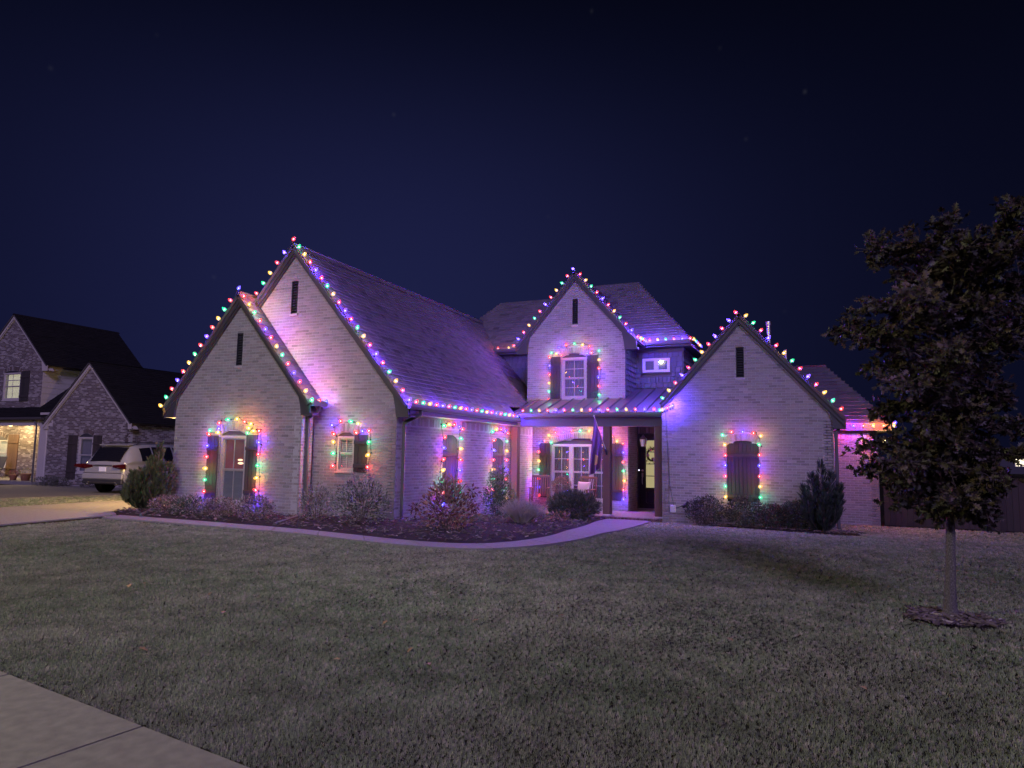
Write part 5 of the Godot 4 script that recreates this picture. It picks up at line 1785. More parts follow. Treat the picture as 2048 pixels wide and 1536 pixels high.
# leaves through an ellipsoid's volume, thickest near its skin and lumpy
func leafy(parent: Node3D, called: String, c: Vector3, r: Vector3, n: int, size: float, cols: Array, shell := 0.75, upness := 0.5, mesh_shape: Shape = null, floor_y := -100.0) -> void:
	var f := FastNoiseLite.new()
	f.seed = rng.randi() % 9999
	f.frequency = 1.6 / maxf(0.2, r.x)
	var xfs := []
	var tints := PackedColorArray()
	while xfs.size() < n:
		var d := Vector3(rng.randfn(), rng.randfn(), rng.randfn()).normalized()
		var k := pow(rng.randf(), 1.0 - shell) if shell < 1.0 else 1.0
		k *= 1.0 + 0.28 * f.get_noise_3dv(d * r.x * 1.2)
		var p := c + d * r * k
		if p.y < floor_y: continue
		if f.get_noise_3dv(p + Vector3(7, 3, 1)) < -0.28: continue
		var out := (d + Vector3(rng.randfn() * 0.45, upness + rng.randfn() * 0.4, rng.randfn() * 0.45)).normalized()
		xfs.append(Transform3D(facing(out, rng.randf() * TAU) * Basis.from_scale(Vector3.ONE * size * rng.randf_range(0.6, 1.35)), p))
		var col: Color = cols[rng.randi() % cols.size()] * rng.randf_range(0.65, 1.3)
		tints.append(Color(col.r, col.g, col.b))
	many(parent, called, (mesh_shape if mesh_shape else leaf_shape()).mesh(M.leaf), xfs, tints)

func stems(parent: Node3D, base: Vector3, r: Vector3, n: int, thick: float, m := "twig") -> void:
	var s := Shape.new()
	for k in n:
		var a := TAU * (k + rng.randf() * 0.7) / n
		var q := rng.randf_range(0.35, 0.95)
		var top := base + Vector3(cos(a) * r.x * q, r.y * rng.randf_range(0.75, 1.0) * (1.15 - q * 0.4), sin(a) * r.z * q)
		var foot := base + Vector3(cos(a) * r.x * 0.08, 0, sin(a) * r.z * 0.08)
		var mid := foot.lerp(top, 0.5) + Vector3(cos(a) * -0.05 * r.x, 0.06 * r.y, 0)
		s.tube([foot, mid, top], thick, thick * 0.3, 5)
	obj(parent, "stems", s.mesh(M[m]))

func shrub(called: String, label: String, group: String, at: Vector3, r: Vector3, n: int, size: float, cols: Array, shell := 0.72, upness := 0.5) -> Node3D:
	var t := thing(called, label, "shrub", at, 0.0, group)
	stems(t, Vector3(0, -0.03, 0), Vector3(r.x * 0.8, r.y * 1.3, r.z * 0.8), 9, 0.012)
	leafy(t, "foliage", Vector3(0, r.y * 0.85, 0), r, n, size, cols, shell, upness, null, 0.0)
	return t

func conifer(label: String, at: Vector3, r: float, h: float, n: int, cols: Array, spires: Array) -> void:
	# upright juniper: a bundle of plumes, each clothed with flat sprays
	var t := thing("juniper", label, "shrub", at)
	var s := Shape.new()
	var xfs := []
	var tints := PackedColorArray()
	var total := 0.0
	for q in spires: total += q[3]
	for q in spires:
		var foot: Vector3 = Vector3(q[0] * r * 0.25, 0.0, q[1] * r * 0.25)
		var top: Vector3 = Vector3(q[0] * r, h * q[2], q[1] * r)
		var bow: Vector3 = foot.lerp(top, 0.45) + Vector3(q[0], 0, q[1]) * r * 0.28
		s.tube([foot, bow, top], 0.02, 0.004, 5)
		for k in int(n * q[3] / total):
			var g := pow(rng.randf(), 0.8)
			var c: Vector3 = foot.lerp(bow, g / 0.45) if g < 0.45 else bow.lerp(top, (g - 0.45) / 0.55)
			var w: float = r * 0.36 * sin(PI * minf(0.96, 0.14 + g * 0.80)) * q[3]
			var a := rng.randf() * TAU
			var d := Vector3(cos(a), 0, sin(a))
			var p := c + d * w * sqrt(rng.randf())
			var out := (d * 0.42 + Vector3.UP + Vector3(q[0], 0, q[1]) * 0.18 + Vector3(rng.randfn(), rng.randfn(), rng.randfn()) * 0.16).normalized()
			xfs.append(Transform3D(facing(out, rng.randf() * TAU) * Basis.from_scale(Vector3.ONE * rng.randf_range(0.09, 0.17)), p))
			var col: Color = cols[rng.randi() % cols.size()] * rng.randf_range(0.6, 1.3)
			tints.append(Color(col.r, col.g, col.b))
	obj(t, "stems", s.mesh(M.twig))
	many(t, "foliage", spray_shape().mesh(M.leaf), xfs, tints)

func shrubs() -> void:
	var low := "low shrubs along the front of the leftmost gable"
	var purple := [Color(0.16, 0.10, 0.09), Color(0.09, 0.08, 0.05), Color(0.34, 0.25, 0.24), Color(0.06, 0.05, 0.035), Color(0.20, 0.13, 0.12)]
	var words := ["low dense shrub nearest the leftmost juniper, with small pale leaves", "low dark green shrub under the left shutter of the leftmost window", "low shrub with reddish leaves under the sill of the leftmost window", "rounder low shrub right of the leftmost window, before the drain pipe"]
	var spots := [[-13.25, -11.0, 0.40, 0.20], [-12.42, -10.9, 0.40, 0.23], [-11.55, -10.85, 0.46, 0.22], [-10.62, -10.9, 0.46, 0.27]]
	for k in 4:
		var q: Array = spots[k]
		var c := purple if k != 1 else [Color(0.05, 0.065, 0.04), Color(0.09, 0.09, 0.06), Color(0.30, 0.26, 0.23), Color(0.035, 0.045, 0.03)]
		shrub("low_shrub", words[k], low, on(q[0], q[1], 0.05), Vector3(q[2], q[3], 0.36), 2300, 0.042, c, 0.66)
	shrub("tall_shrub", "loose small leaved shrub just right of the first drain pipe", "tall shrubs under the tallest gable", on(-9.35, -11.35, 0.05), Vector3(0.42, 0.40, 0.36), 1100, 0.05, [Color(0.15, 0.13, 0.11), Color(0.22, 0.18, 0.16), Color(0.09, 0.085, 0.05)], 0.55, 0.9)
	var big := shrub("tall_shrub", "largest leafy shrub, standing below the small window of the tallest gable", "tall shrubs under the tallest gable", on(-8.25, -11.35, 0.05), Vector3(0.62, 0.48, 0.46), 2100, 0.055, [Color(0.09, 0.095, 0.07), Color(0.19, 0.165, 0.16), Color(0.05, 0.06, 0.035)], 0.62, 0.8)
	leafy(big, "foliage", Vector3(0.15, 0.86, 0), Vector3(0.16, 0.30, 0.14), 120, 0.05, [Color(0.22, 0.18, 0.18)], 0.4, 1.0)
	leafy(big, "foliage", Vector3(-0.28, 0.82, 0), Vector3(0.14, 0.22, 0.14), 90, 0.05, [Color(0.22, 0.18, 0.18)], 0.4, 1.0)
	var red := shrub("red_shrub", "open shrub with reddish brown leaves in front of the side wall", "", on(-6.35, -11.4, 0.05), Vector3(0.56, 0.42, 0.46), 1100, 0.075, [Color(0.17, 0.06, 0.045), Color(0.24, 0.12, 0.10), Color(0.10, 0.045, 0.03), Color(0.28, 0.18, 0.14)], 0.6, 0.5)
	leafy(red, "foliage", Vector3(-0.02, 0.75, 0), Vector3(0.30, 0.26, 0.26), 330, 0.07, [Color(0.22, 0.12, 0.10), Color(0.16, 0.08, 0.06)], 0.5, 0.9)
	var arms := Shape.new()
	for q in [[Vector3(0.1, 0.5, 0), Vector3(0.42, 0.86, 0.05), Vector3(0.66, 0.62, 0.1)], [Vector3(0.1, 0.3, 0.1), Vector3(0.5, 0.62, 0.1), Vector3(0.72, 0.34, 0.1)], [Vector3(-0.1, 0.3, 0), Vector3(-0.5, 0.5, 0.1), Vector3(-0.74, 0.28, 0.1)]]:
		arms.tube(q, 0.010, 0.005, 5)
		leafy(red, "foliage", q[1].lerp(q[2], 0.6), Vector3(0.10, 0.14, 0.08), 26, 0.075, [Color(0.07, 0.022, 0.022), Color(0.10, 0.03, 0.03)], 0.3, -0.5)
	obj(red, "stems", arms.mesh(M.twig))
	var gs := shrub("green_shrub", "tall loose green shrub against the second shuttered opening by the porch", "", on(-7.55, -16.3, 0.05), Vector3(0.46, 0.50, 0.40), 2300, 0.058, [Color(0.05, 0.075, 0.04), Color(0.09, 0.11, 0.06), Color(0.035, 0.05, 0.025)], 0.55, 0.8)
	leafy(gs, "foliage", Vector3(-0.02, 0.98, 0), Vector3(0.30, 0.32, 0.24), 700, 0.055, [Color(0.06, 0.085, 0.045), Color(0.12, 0.12, 0.08)], 0.5, 1.0)
	# bare twiggy ornamental
	var tw := thing("twiggy_bush", "bare spreading bush of thin pale twigs in the middle of the mulch bed", "shrub", on(-5.75, -13.6, 0.05))
	var ts := Shape.new()
	for k in 270:
		var a := rng.randf() * TAU
		var q := rng.randf_range(0.2, 1.0)
		var top := Vector3(cos(a) * 0.58 * q, rng.randf_range(0.36, 0.55) * (1.12 - 0.45 * q), sin(a) * 0.45 * q)
		var foot := Vector3(cos(a) * 0.12 * q, 0.0, sin(a) * 0.10 * q)
		ts.tube([foot, foot.lerp(top, 0.55) + Vector3(0, 0.05, 0), top], 0.006, 0.002, 4, false)
		for i in 3:
			var s0 := foot.lerp(top, rng.randf_range(0.55, 0.9))
			ts.tube([s0, s0 + Vector3(rng.randfn() * 0.06, 0.10, rng.randfn() * 0.06)], 0.003, 0.0015, 3, false)
	obj(tw, "twigs", ts.mesh(M.pale_twig))
	leafy(tw, "dry_leaves", Vector3(0, 0.32, 0), Vector3(0.60, 0.20, 0.44), 700, 0.03, [Color(0.26, 0.22, 0.19), Color(0.20, 0.17, 0.15)], 0.6, 0.8)
	var ev := thing("round_evergreen", "dark round evergreen shrub beside the porch step", "shrub", on(-5.58, -16.55, 0.03))
	stems(ev, Vector3.ZERO, Vector3(0.5, 0.6, 0.5), 10, 0.014)
	leafy(ev, "foliage", Vector3(0, 0.34, 0), Vector3(0.64, 0.37, 0.52), 6500, 0.08, [Color(0.032, 0.045, 0.026), Color(0.05, 0.06, 0.036), Color(0.085, 0.085, 0.07)], 0.72, 0.55, spray_shape(), 0.0)
	var og := thing("dry_plant", "small dried orange plant on the mulch before the round evergreen", "plant", on(-5.38, -14.9, 0.06))
	var os := Shape.new()
	for k in 16:
		var a := rng.randf() * TAU
		var top := Vector3(cos(a) * 0.22, rng.randf_range(0.08, 0.24), sin(a) * 0.16)
		os.tube([Vector3.ZERO, top * 0.5 + Vector3(0, 0.04, 0), top], 0.006, 0.002, 4, false)
	obj(og, "stems", os.mesh(M.twig))
	leafy(og, "leaves", Vector3(0, 0.12, 0), Vector3(0.26, 0.13, 0.18), 150, 0.06, [Color(0.30, 0.15, 0.09), Color(0.22, 0.12, 0.08)], 0.6, 0.6)
	# under the right gable
	var box := "clipped shrubs along the right gable"
	var bw := ["leftmost rounded shrub under the right gable, near the bird", "rounded shrub right below the boarded shutter of the right gable", "smaller shrub with reddish tips right of the boarded shutter", "rounded shrub against the juniper at the right gable"]
	var bs := [[-2.55, -18.02, 0.50, 0.38], [-1.62, -17.98, 0.46, 0.39], [-0.92, -17.86, 0.36, 0.31], [-0.42, -17.80, 0.40, 0.36]]
	for k in 4:
		var q: Array = bs[k]
		var c := [Color(0.026, 0.033, 0.02), Color(0.018, 0.024, 0.014), Color(0.055, 0.054, 0.042)]
		if k == 2: c.append(Color(0.13, 0.04, 0.035))
		var t := thing("clipped_shrub", bw[k], "shrub", on(q[0], q[1], 0.04), 0.0, box)
		stems(t, Vector3.ZERO, Vector3(q[2] * 0.8, q[3] * 1.5, 0.3), 8, 0.012)
		leafy(t, "foliage", Vector3(0, q[3] * 0.92, 0), Vector3(q[2], q[3], 0.36), 3400, 0.045, c, 0.72, 0.6, null, 0.0)
	conifer("dark upright juniper with pointed plumes at the right gable's corner", on(0.13, -17.55, 0.03), 0.40, 1.52, 2600, [Color(0.020, 0.029, 0.024), Color(0.032, 0.041, 0.035), Color(0.014, 0.020, 0.016)], [[0.0, 0.0, 1.05, 1.0], [0.55, 0.2, 0.88, 0.95], [-0.5, 0.3, 0.86, 0.95], [0.95, -0.1, 0.70, 0.9], [-0.9, -0.1, 0.66, 0.9], [0.25, 0.75, 0.72, 0.95], [-0.25, -0.7, 0.78, 0.9], [0.75, 0.6, 0.55, 0.9], [-0.75, 0.6, 0.52, 0.9], [0.1, 0.95, 0.5, 0.9]])
	conifer("upright juniper at the left corner of the house, its tip lit yellow", on(-14.50, -11.55, 0.0), 0.46, 1.46, 4200, [Color(0.055, 0.068, 0.025), Color(0.07, 0.08, 0.028), Color(0.04, 0.05, 0.02)], [[0.35, -0.1, 1.06, 1.0], [0.75, 0.0, 0.74, 0.9], [0.1, 0.1, 0.84, 1.0], [-0.3, -0.1, 0.74, 1.0], [-0.75, 0.0, 0.64, 1.0], [0.95, 0.2, 0.55, 1.0], [0.3, 0.8, 0.62, 1.1], [-0.4, 0.75, 0.60, 1.1], [-0.3, -0.7, 0.68, 1.0], [0.4, -0.7, 0.74, 1.0], [-0.95, 0.4, 0.46, 1.0], [0.85, 0.6, 0.42, 1.0], [0.0, 1.0, 0.42, 1.1], [-0.6, 0.85, 0.36, 1.0]])

func oak_leaf() -> Shape:
	# a lobed leaf, y from stalk to tip, slightly folded
	var s := Shape.new()
	var half := [Vector2(0.015, 0.0), Vector2(0.04, 0.16), Vector2(0.20, 0.20), Vector2(0.23, 0.27), Vector2(0.08, 0.34), Vector2(0.30, 0.46), Vector2(0.33, 0.56), Vector2(0.10, 0.58), Vector2(0.22, 0.74), Vector2(0.20, 0.82), Vector2(0.07, 0.80), Vector2(0.0, 1.0)]
	for sg in [-1.0, 1.0]:
		for k in half.size() - 1:
			var a: Vector2 = half[k]
			var b: Vector2 = half[k + 1]
			var P := func(p: Vector2) -> Vector3: return Vector3(sg * p.x, p.y, p.x * 0.35 - p.y * p.y * 0.22)
			var m0 := Vector3(0, a.y, -a.y * a.y * 0.22)
			var m1 := Vector3(0, b.y, -b.y * b.y * 0.22)
			s.flat(m0, P.call(a), P.call(b), Vector3.BACK)
			s.flat(m0, P.call(b), m1, Vector3.BACK)
	return s

func oak_tree() -> void:
	var at := on(1.14, -7.80)
	var T := thing("oak_tree", "young oak with brown lobed leaves on a thin trunk in the lawn on the right", "tree", at)
	var tr := Shape.new()
	var f := FastNoiseLite.new()
	f.seed = 12
	f.frequency = 3.0
	var axis := func(y: float) -> Vector3: return Vector3(0.02 * sin(y * 1.7) + 0.01 * y + 0.014 * y * y, y, 0.02 * sin(y * 2.3))
	# the trunk, with an uneven skin
	var rows := 40
	var sides := 14
	var R := func(k: int, s: int) -> Vector3:
		var y := 3.7 * k / rows
		var r := lerpf(0.053, 0.008, pow(y / 3.7, 0.8)) * (1.0 + 0.55 * exp(-y * 16.0))
		var a := TAU * (s % sides) / sides
		r *= 1.0 + 0.16 * f.get_noise_3d(cos(a), y * 1.2, sin(a))
		return axis.call(y) + Vector3(cos(a) * r, -0.05 if k == 0 else 0.0, sin(a) * r)
	for k in rows:
		for s in sides:
			var out := Vector3(cos(TAU * (s + 0.5) / sides), 0.05, sin(TAU * (s + 0.5) / sides))
			tr.quad(R.call(k, s), R.call(k, s + 1), R.call(k + 1, s + 1), R.call(k + 1, s), out)
	obj(T, "trunk", tr.mesh(M.bark))
	# limbs, twigs, leaves at the twigs' ends
	var near := []
	var limbs := []
	for k in 62:
		var y := lerpf(0.95, 3.42, pow(k / 61.0, 1.08))
		limbs.append(y)
	var xfs := []
	var tints := PackedColorArray()
	var tw := Shape.new()
	var brown := [Color(0.062, 0.046, 0.028), Color(0.075, 0.052, 0.030), Color(0.045, 0.042, 0.022), Color(0.085, 0.050, 0.034), Color(0.055, 0.050, 0.026)]
	for k in limbs.size():
		var y: float = limbs[k]
		var a := k * 2.399 + rng.randf_range(-0.35, 0.35)
		# outline: wide low down, a waist, a second head
		var reach := 0.0
		for q in [[0.9, 0.42], [1.12, 0.62], [1.35, 0.82], [1.58, 0.62], [1.92, 0.85], [2.1, 1.05], [2.35, 1.18], [2.55, 1.0], [2.72, 0.74], [2.95, 0.82], [3.2, 0.66], [3.36, 0.4]]:
			if y >= q[0]: reach = q[1]
		reach *= rng.randf_range(0.45, 1.05)
		var foot: Vector3 = axis.call(y)
		var d := Vector3(cos(a), 0, sin(a))
		var rise := lerpf(-0.12, 0.75, smoothstep(1.0, 3.4, y)) * reach
		var tip := foot + d * reach + Vector3(0, rise, 0)
		var mid := foot.lerp(tip, 0.5) + Vector3(0, 0.10 * reach, 0)
		var limb := Shape.new()
		limb.tube([foot, foot.lerp(mid, 0.5) + Vector3(0, 0.02, 0), mid, tip], 0.017 if y < 3 else 0.010, 0.004, 6)
		obj(T, "limb", limb.mesh(M.bark))
		for t in int(26 + reach * 52):
			var g := pow(rng.randf_range(0.05, 1.0), 0.7)
			var b := foot.lerp(mid, g * 2.0) if g < 0.5 else mid.lerp(tip, g * 2.0 - 1.0)
			var dd := (d * rng.randf_range(0.0, 0.8) + Vector3(rng.randfn(), rng.randf_range(-0.5, 1.0), rng.randfn()) * 0.75).normalized()
			var e := b + dd * rng.randf_range(0.10, 0.26)
			tw.tube([b, b.lerp(e, 0.5) + Vector3(0, 0.012, 0), e], 0.0035, 0.0018, 3, false)
			for l in rng.randi_range(4, 7):
				var p := b.lerp(e, rng.randf_range(0.35, 1.0))
				var n := (dd * 0.7 + Vector3(rng.randfn(), rng.randfn() * 0.8 - 0.25, rng.randfn()) * 0.7).normalized()
				xfs.append(Transform3D(facing(n, rng.randf() * TAU) * Basis.from_scale(Vector3.ONE * rng.randf_range(0.045, 0.10)), p))
				var c: Color = brown[rng.randi() % brown.size()] * rng.randf_range(0.25, 0.85)
				tints.append(Color(c.r, c.g, c.b))
	obj(T, "twigs", tw.mesh(M.twig))
	# the leaves nearest the street first
	var order := range(xfs.size())
	var eye := Vector3(0, 1.5, 0) - at
	order.sort_custom(func(i, j): return xfs[i].origin.distance_squared_to(eye) < xfs[j].origin.distance_squared_to(eye))
	var x2 := []
	var t2 := PackedColorArray()
	for i in order:
		x2.append(xfs[i]); t2.append(tints[i])
	var shape := oak_leaf()
	var kinds := []
	for c in brown:
		var m: StandardMaterial3D = M.leaf.duplicate()
		m.vertex_color_use_as_albedo = false
		m.albedo_color = c.linear_to_srgb()
		kinds.append(shape.mesh(m))
	for k in 300:
		obj(T, "leaf", kinds[rng.randi() % kinds.size()], x2[k])
	many(T, "leaves", shape.mesh(M.leaf), x2.slice(300), t2.slice(300))

func grass() -> void:
	var s := Shape.new()
	var r2 := RandomNumberGenerator.new()
	r2.seed = 77
	for k in 11:
		var a := r2.randf() * TAU
		var b := Vector3(r2.randf_range(-0.5, 0.5), 0, r2.randf_range(-0.5, 0.5))
		var lean := Vector3(cos(a), 0, sin(a)) * r2.randf_range(0.15, 0.75)
		var h := r2.randf_range(0.55, 1.1)
		var side := Vector3(-sin(a), 0, cos(a)) * 0.065
		var mid := b + lean * 0.4 + Vector3(0, h * 0.6, 0)
		s.flat(b - side, b + side, mid + side * 0.7, lean + Vector3.UP * 0.3)
		s.flat(b - side, mid + side * 0.7, mid - side * 0.7, lean + Vector3.UP * 0.3)
		s.flat(mid - side * 0.7, mid + side * 0.7, b + lean + Vector3(0, h * 0.95, 0), lean + Vector3.UP * 0.3)
	var m := s.mesh(M.grass)
	var f := FastNoiseLite.new()
	f.seed = 3
	f.frequency = 0.35
	var g := FastNoiseLite.new()
	g.seed = 9
	g.frequency = 1.8
	var big := FastNoiseLite.new()
	big.seed = 21
	big.frequency = 0.09
	var path := PackedVector2Array([Vector2(-13.5, -9.6), Vector2(-8.3, -9.6), Vector2(-6.0, -9.28), Vector2(-4.98, -9.36), Vector2(-4.4, -9.76), Vector2(-3.95, -10.5), Vector2(-3.66, -11.79), Vector2(-3.62, -13.97), Vector2(-3.82, -16.6), Vector2(-4.02, -18.5), Vector2(-3.5, -18.6), Vector2(-3.5, -30), Vector2(-15.0, -30), Vector2(-15.0, -10.9), Vector2(-13.9, -10.2)])
	var xfs := []
	var tints := PackedColorArray()
	var ring := Vector2(1.12, -7.68)
	var z := -1.2
	while z > -24.0:
		var step := clampf(0.010 + (-z - 1.0) * 0.0042, 0.0155, 0.085)
		# the strip of lawn in view at this depth
		var x0 := -24.5 if z < -8.0 else z * 2.35 - 2.0
		var x1 := 0.9 - z * 0.42
		var x := x0
		while x < x1:
			var px := x + rng.randf_range(-0.6, 0.6) * step
			var pz := z + rng.randf_range(-0.6, 0.6) * step
			x += step * (1.0 if x > -15.0 else 1.8)
			var p := Vector2(px, pz)
			# pavement, drives, beds, house
			if pz > -2.70 + 0.1341 * (px + 3.29) + (0.012 * sin(px * 23.0)): continue
			if px < -13.55 and (px > -18.4 and (pz > -10.0 or px < -14.8)): continue
			if px < -21.7: continue
			if px > -18.4 and px < -3.0 and Geometry2D.is_point_in_polygon(p, path): continue
			if pz < -16.9 and px > -3.8 and px < 1.0 and Geometry2D.is_point_in_polygon(p, right_bed): continue
			if pz < -18.4 and px > -3.8 and px < 0.5: continue
			if pz < -21.6: continue
			if p.distance_to(ring) < 0.36 + 0.05 * g.get_noise_2d(px * 3.0, pz * 3.0): continue
			var t := 0.5 + 0.5 * f.get_noise_2d(px, pz)
			var u := 0.5 + 0.5 * g.get_noise_2d(px, pz)
			var sc := step * rng.randf_range(0.95, 1.45)
			var h := rng.randf_range(0.014, 0.027) * (0.70 + 0.6 * u) * (1.0 + 0.3 * smoothstep(4.0, 12.0, -z))
			var b := Basis(Vector3.UP, rng.randf() * TAU) * Basis.from_scale(Vector3(sc, h, sc))
			xfs.append(Transform3D(b, on(px, pz, -0.004)))
			var c := Color(0.33, 0.33, 0.21).lerp(Color(0.22, 0.29, 0.14), clampf(t * 1.2 - 0.1, 0.0, 1.0))
			if rng.randf() < 0.22: c = Color(0.42, 0.38, 0.27)
			c *= (0.52 + 0.72 * u) * (0.8 + 0.4 * big.get_noise_2d(px, pz)) * rng.randf_range(0.75, 1.2)
			tints.append(Color(c.r, c.g, c.b))
		z -= step
	print("grass tufts ", xfs.size())
	many(self, "lawn_grass", m, xfs, tints)
	# a few fallen leaves
	var lv := []
	var lt := PackedColorArray()
	for k in 95:
		var px := rng.randf_range(-7.0, 4.0)
		var pz := rng.randf_range(-13.0, -2.2)
		if pz > -3.6 and px < -1.0 or Geometry2D.is_point_in_polygon(Vector2(px, pz), path): continue
		lv.append(Transform3D(Basis.from_euler(Vector3(-PI / 2 + rng.randf_range(-0.5, 0.5), rng.randf() * TAU, 0)) * Basis.from_scale(Vector3.ONE * rng.randf_range(0.05, 0.09)), on(px, pz, 0.034)))
		var c := Color(0.24, 0.14, 0.07) * rng.randf_range(0.6, 1.5)
		lt.append(Color(c.r, c.g, c.b))
	many(self, "fallen_leaves", oak_leaf().mesh(M.leaf), lv, lt)


# ---------------------------------------------------------------- the parked car
const CAR := [ # station from the rear, lower edge, belt height, roof height, half width at belt, half width of roof
	[0.00, 0.52, 0.98, 1.00, 0.80, 0.70], [0.05, 0.40, 1.02, 1.08, 0.90, 0.70], [0.20, 0.34, 1.05, 1.34, 0.955, 0.70], [0.42, 0.30, 1.06, 1.62, 0.975, 0.69], [0.62, 0.28, 1.06, 1.71, 0.985, 0.70], [1.2, 0.26, 1.06, 1.765, 0.995, 0.71], [2.2, 0.26, 1.05, 1.775, 0.995, 0.71],
	[2.9, 0.26, 1.04, 1.72, 0.99, 0.68], [3.35, 0.26, 1.04, 1.52, 0.985, 0.66], [3.85, 0.26, 1.06, 1.14, 0.975, 0.66], [4.5, 0.28, 1.00, 1.05, 0.955, 0.66], [4.85, 0.34, 0.88, 0.93, 0.90, 0.62], [5.0, 0.42, 0.78, 0.80, 0.78, 0.55]]

func car_ring(st: float) -> Array:
	var k := 0
	while k < CAR.size() - 2 and CAR[k + 1][0] < st: k += 1
	var t: float = clampf((st - CAR[k][0]) / (CAR[k + 1][0] - CAR[k][0]), 0.0, 1.0)
	var q := []
	for i in 6: q.append(lerpf(CAR[k][i], CAR[k + 1][i], t))
	return q

func car_point(st: float, v: float) -> Vector3:
	# v: 0 sill, 1 belt, 2 edge of the roof, 3 middle of the roof; x outwards, z towards the front
	var q := car_ring(st)
	if v <= 1.0:
		var y := lerpf(q[1], q[2], v)
		var w: float = q[4] * (0.955 + 0.045 * sin(PI * minf(1.0, v * 0.9 + 0.1)))
		if v < 0.12: w -= (0.12 - v) * 0.5
		return Vector3(w, y, st)
	if v <= 2.0:
		var t := v - 1.0
		return Vector3(lerpf(q[4] * 0.985, q[5], t + 0.12 * sin(PI * t) * -1.0), lerpf(q[2] + 0.012, q[3] - 0.055, t), st)
	var t := v - 2.0
	return Vector3(lerpf(q[5], 0.0, t), q[3] - 0.055 + 0.055 * sin(PI / 2 * minf(1.0, t * 1.8)), st)

func car_patch(s: Shape, a0: float, a1: float, v0: float, v1: float, off: float, na := 6, nv := 4) -> void:
	for sg in [-1.0, 1.0]:
		for i in na:
			for j in nv:
				var q := []
				for ij in [[i, j], [i + 1, j], [i + 1, j + 1], [i, j + 1]]:
					var st := lerpf(a0, a1, float(ij[0]) / na)
					var v := lerpf(v0, v1, float(ij[1]) / nv)
					var p := car_point(st, v)
					var du := car_point(minf(st + 0.02, 5.0), v) - car_point(maxf(st - 0.02, 0.0), v)
					var dv := car_point(st, minf(v + 0.03, 3.0)) - car_point(st, maxf(v - 0.03, 0.0))
					var n := dv.cross(du).normalized()
					if n.dot(Vector3(p.x, (p.y - 0.9) * 1.2, (st - 2.5) * 0.2)) < 0.0: n = -n
					p += n * off
					q.append([Vector3(p.x * sg, p.y, -p.z), Vector3(n.x * sg, n.y, -n.z)])
				s.tri(q[0][0], q[1][0], q[2][0], q[0][1], q[1][1], q[2][1])
				s.tri(q[0][0], q[2][0], q[3][0], q[0][1], q[2][1], q[3][1])

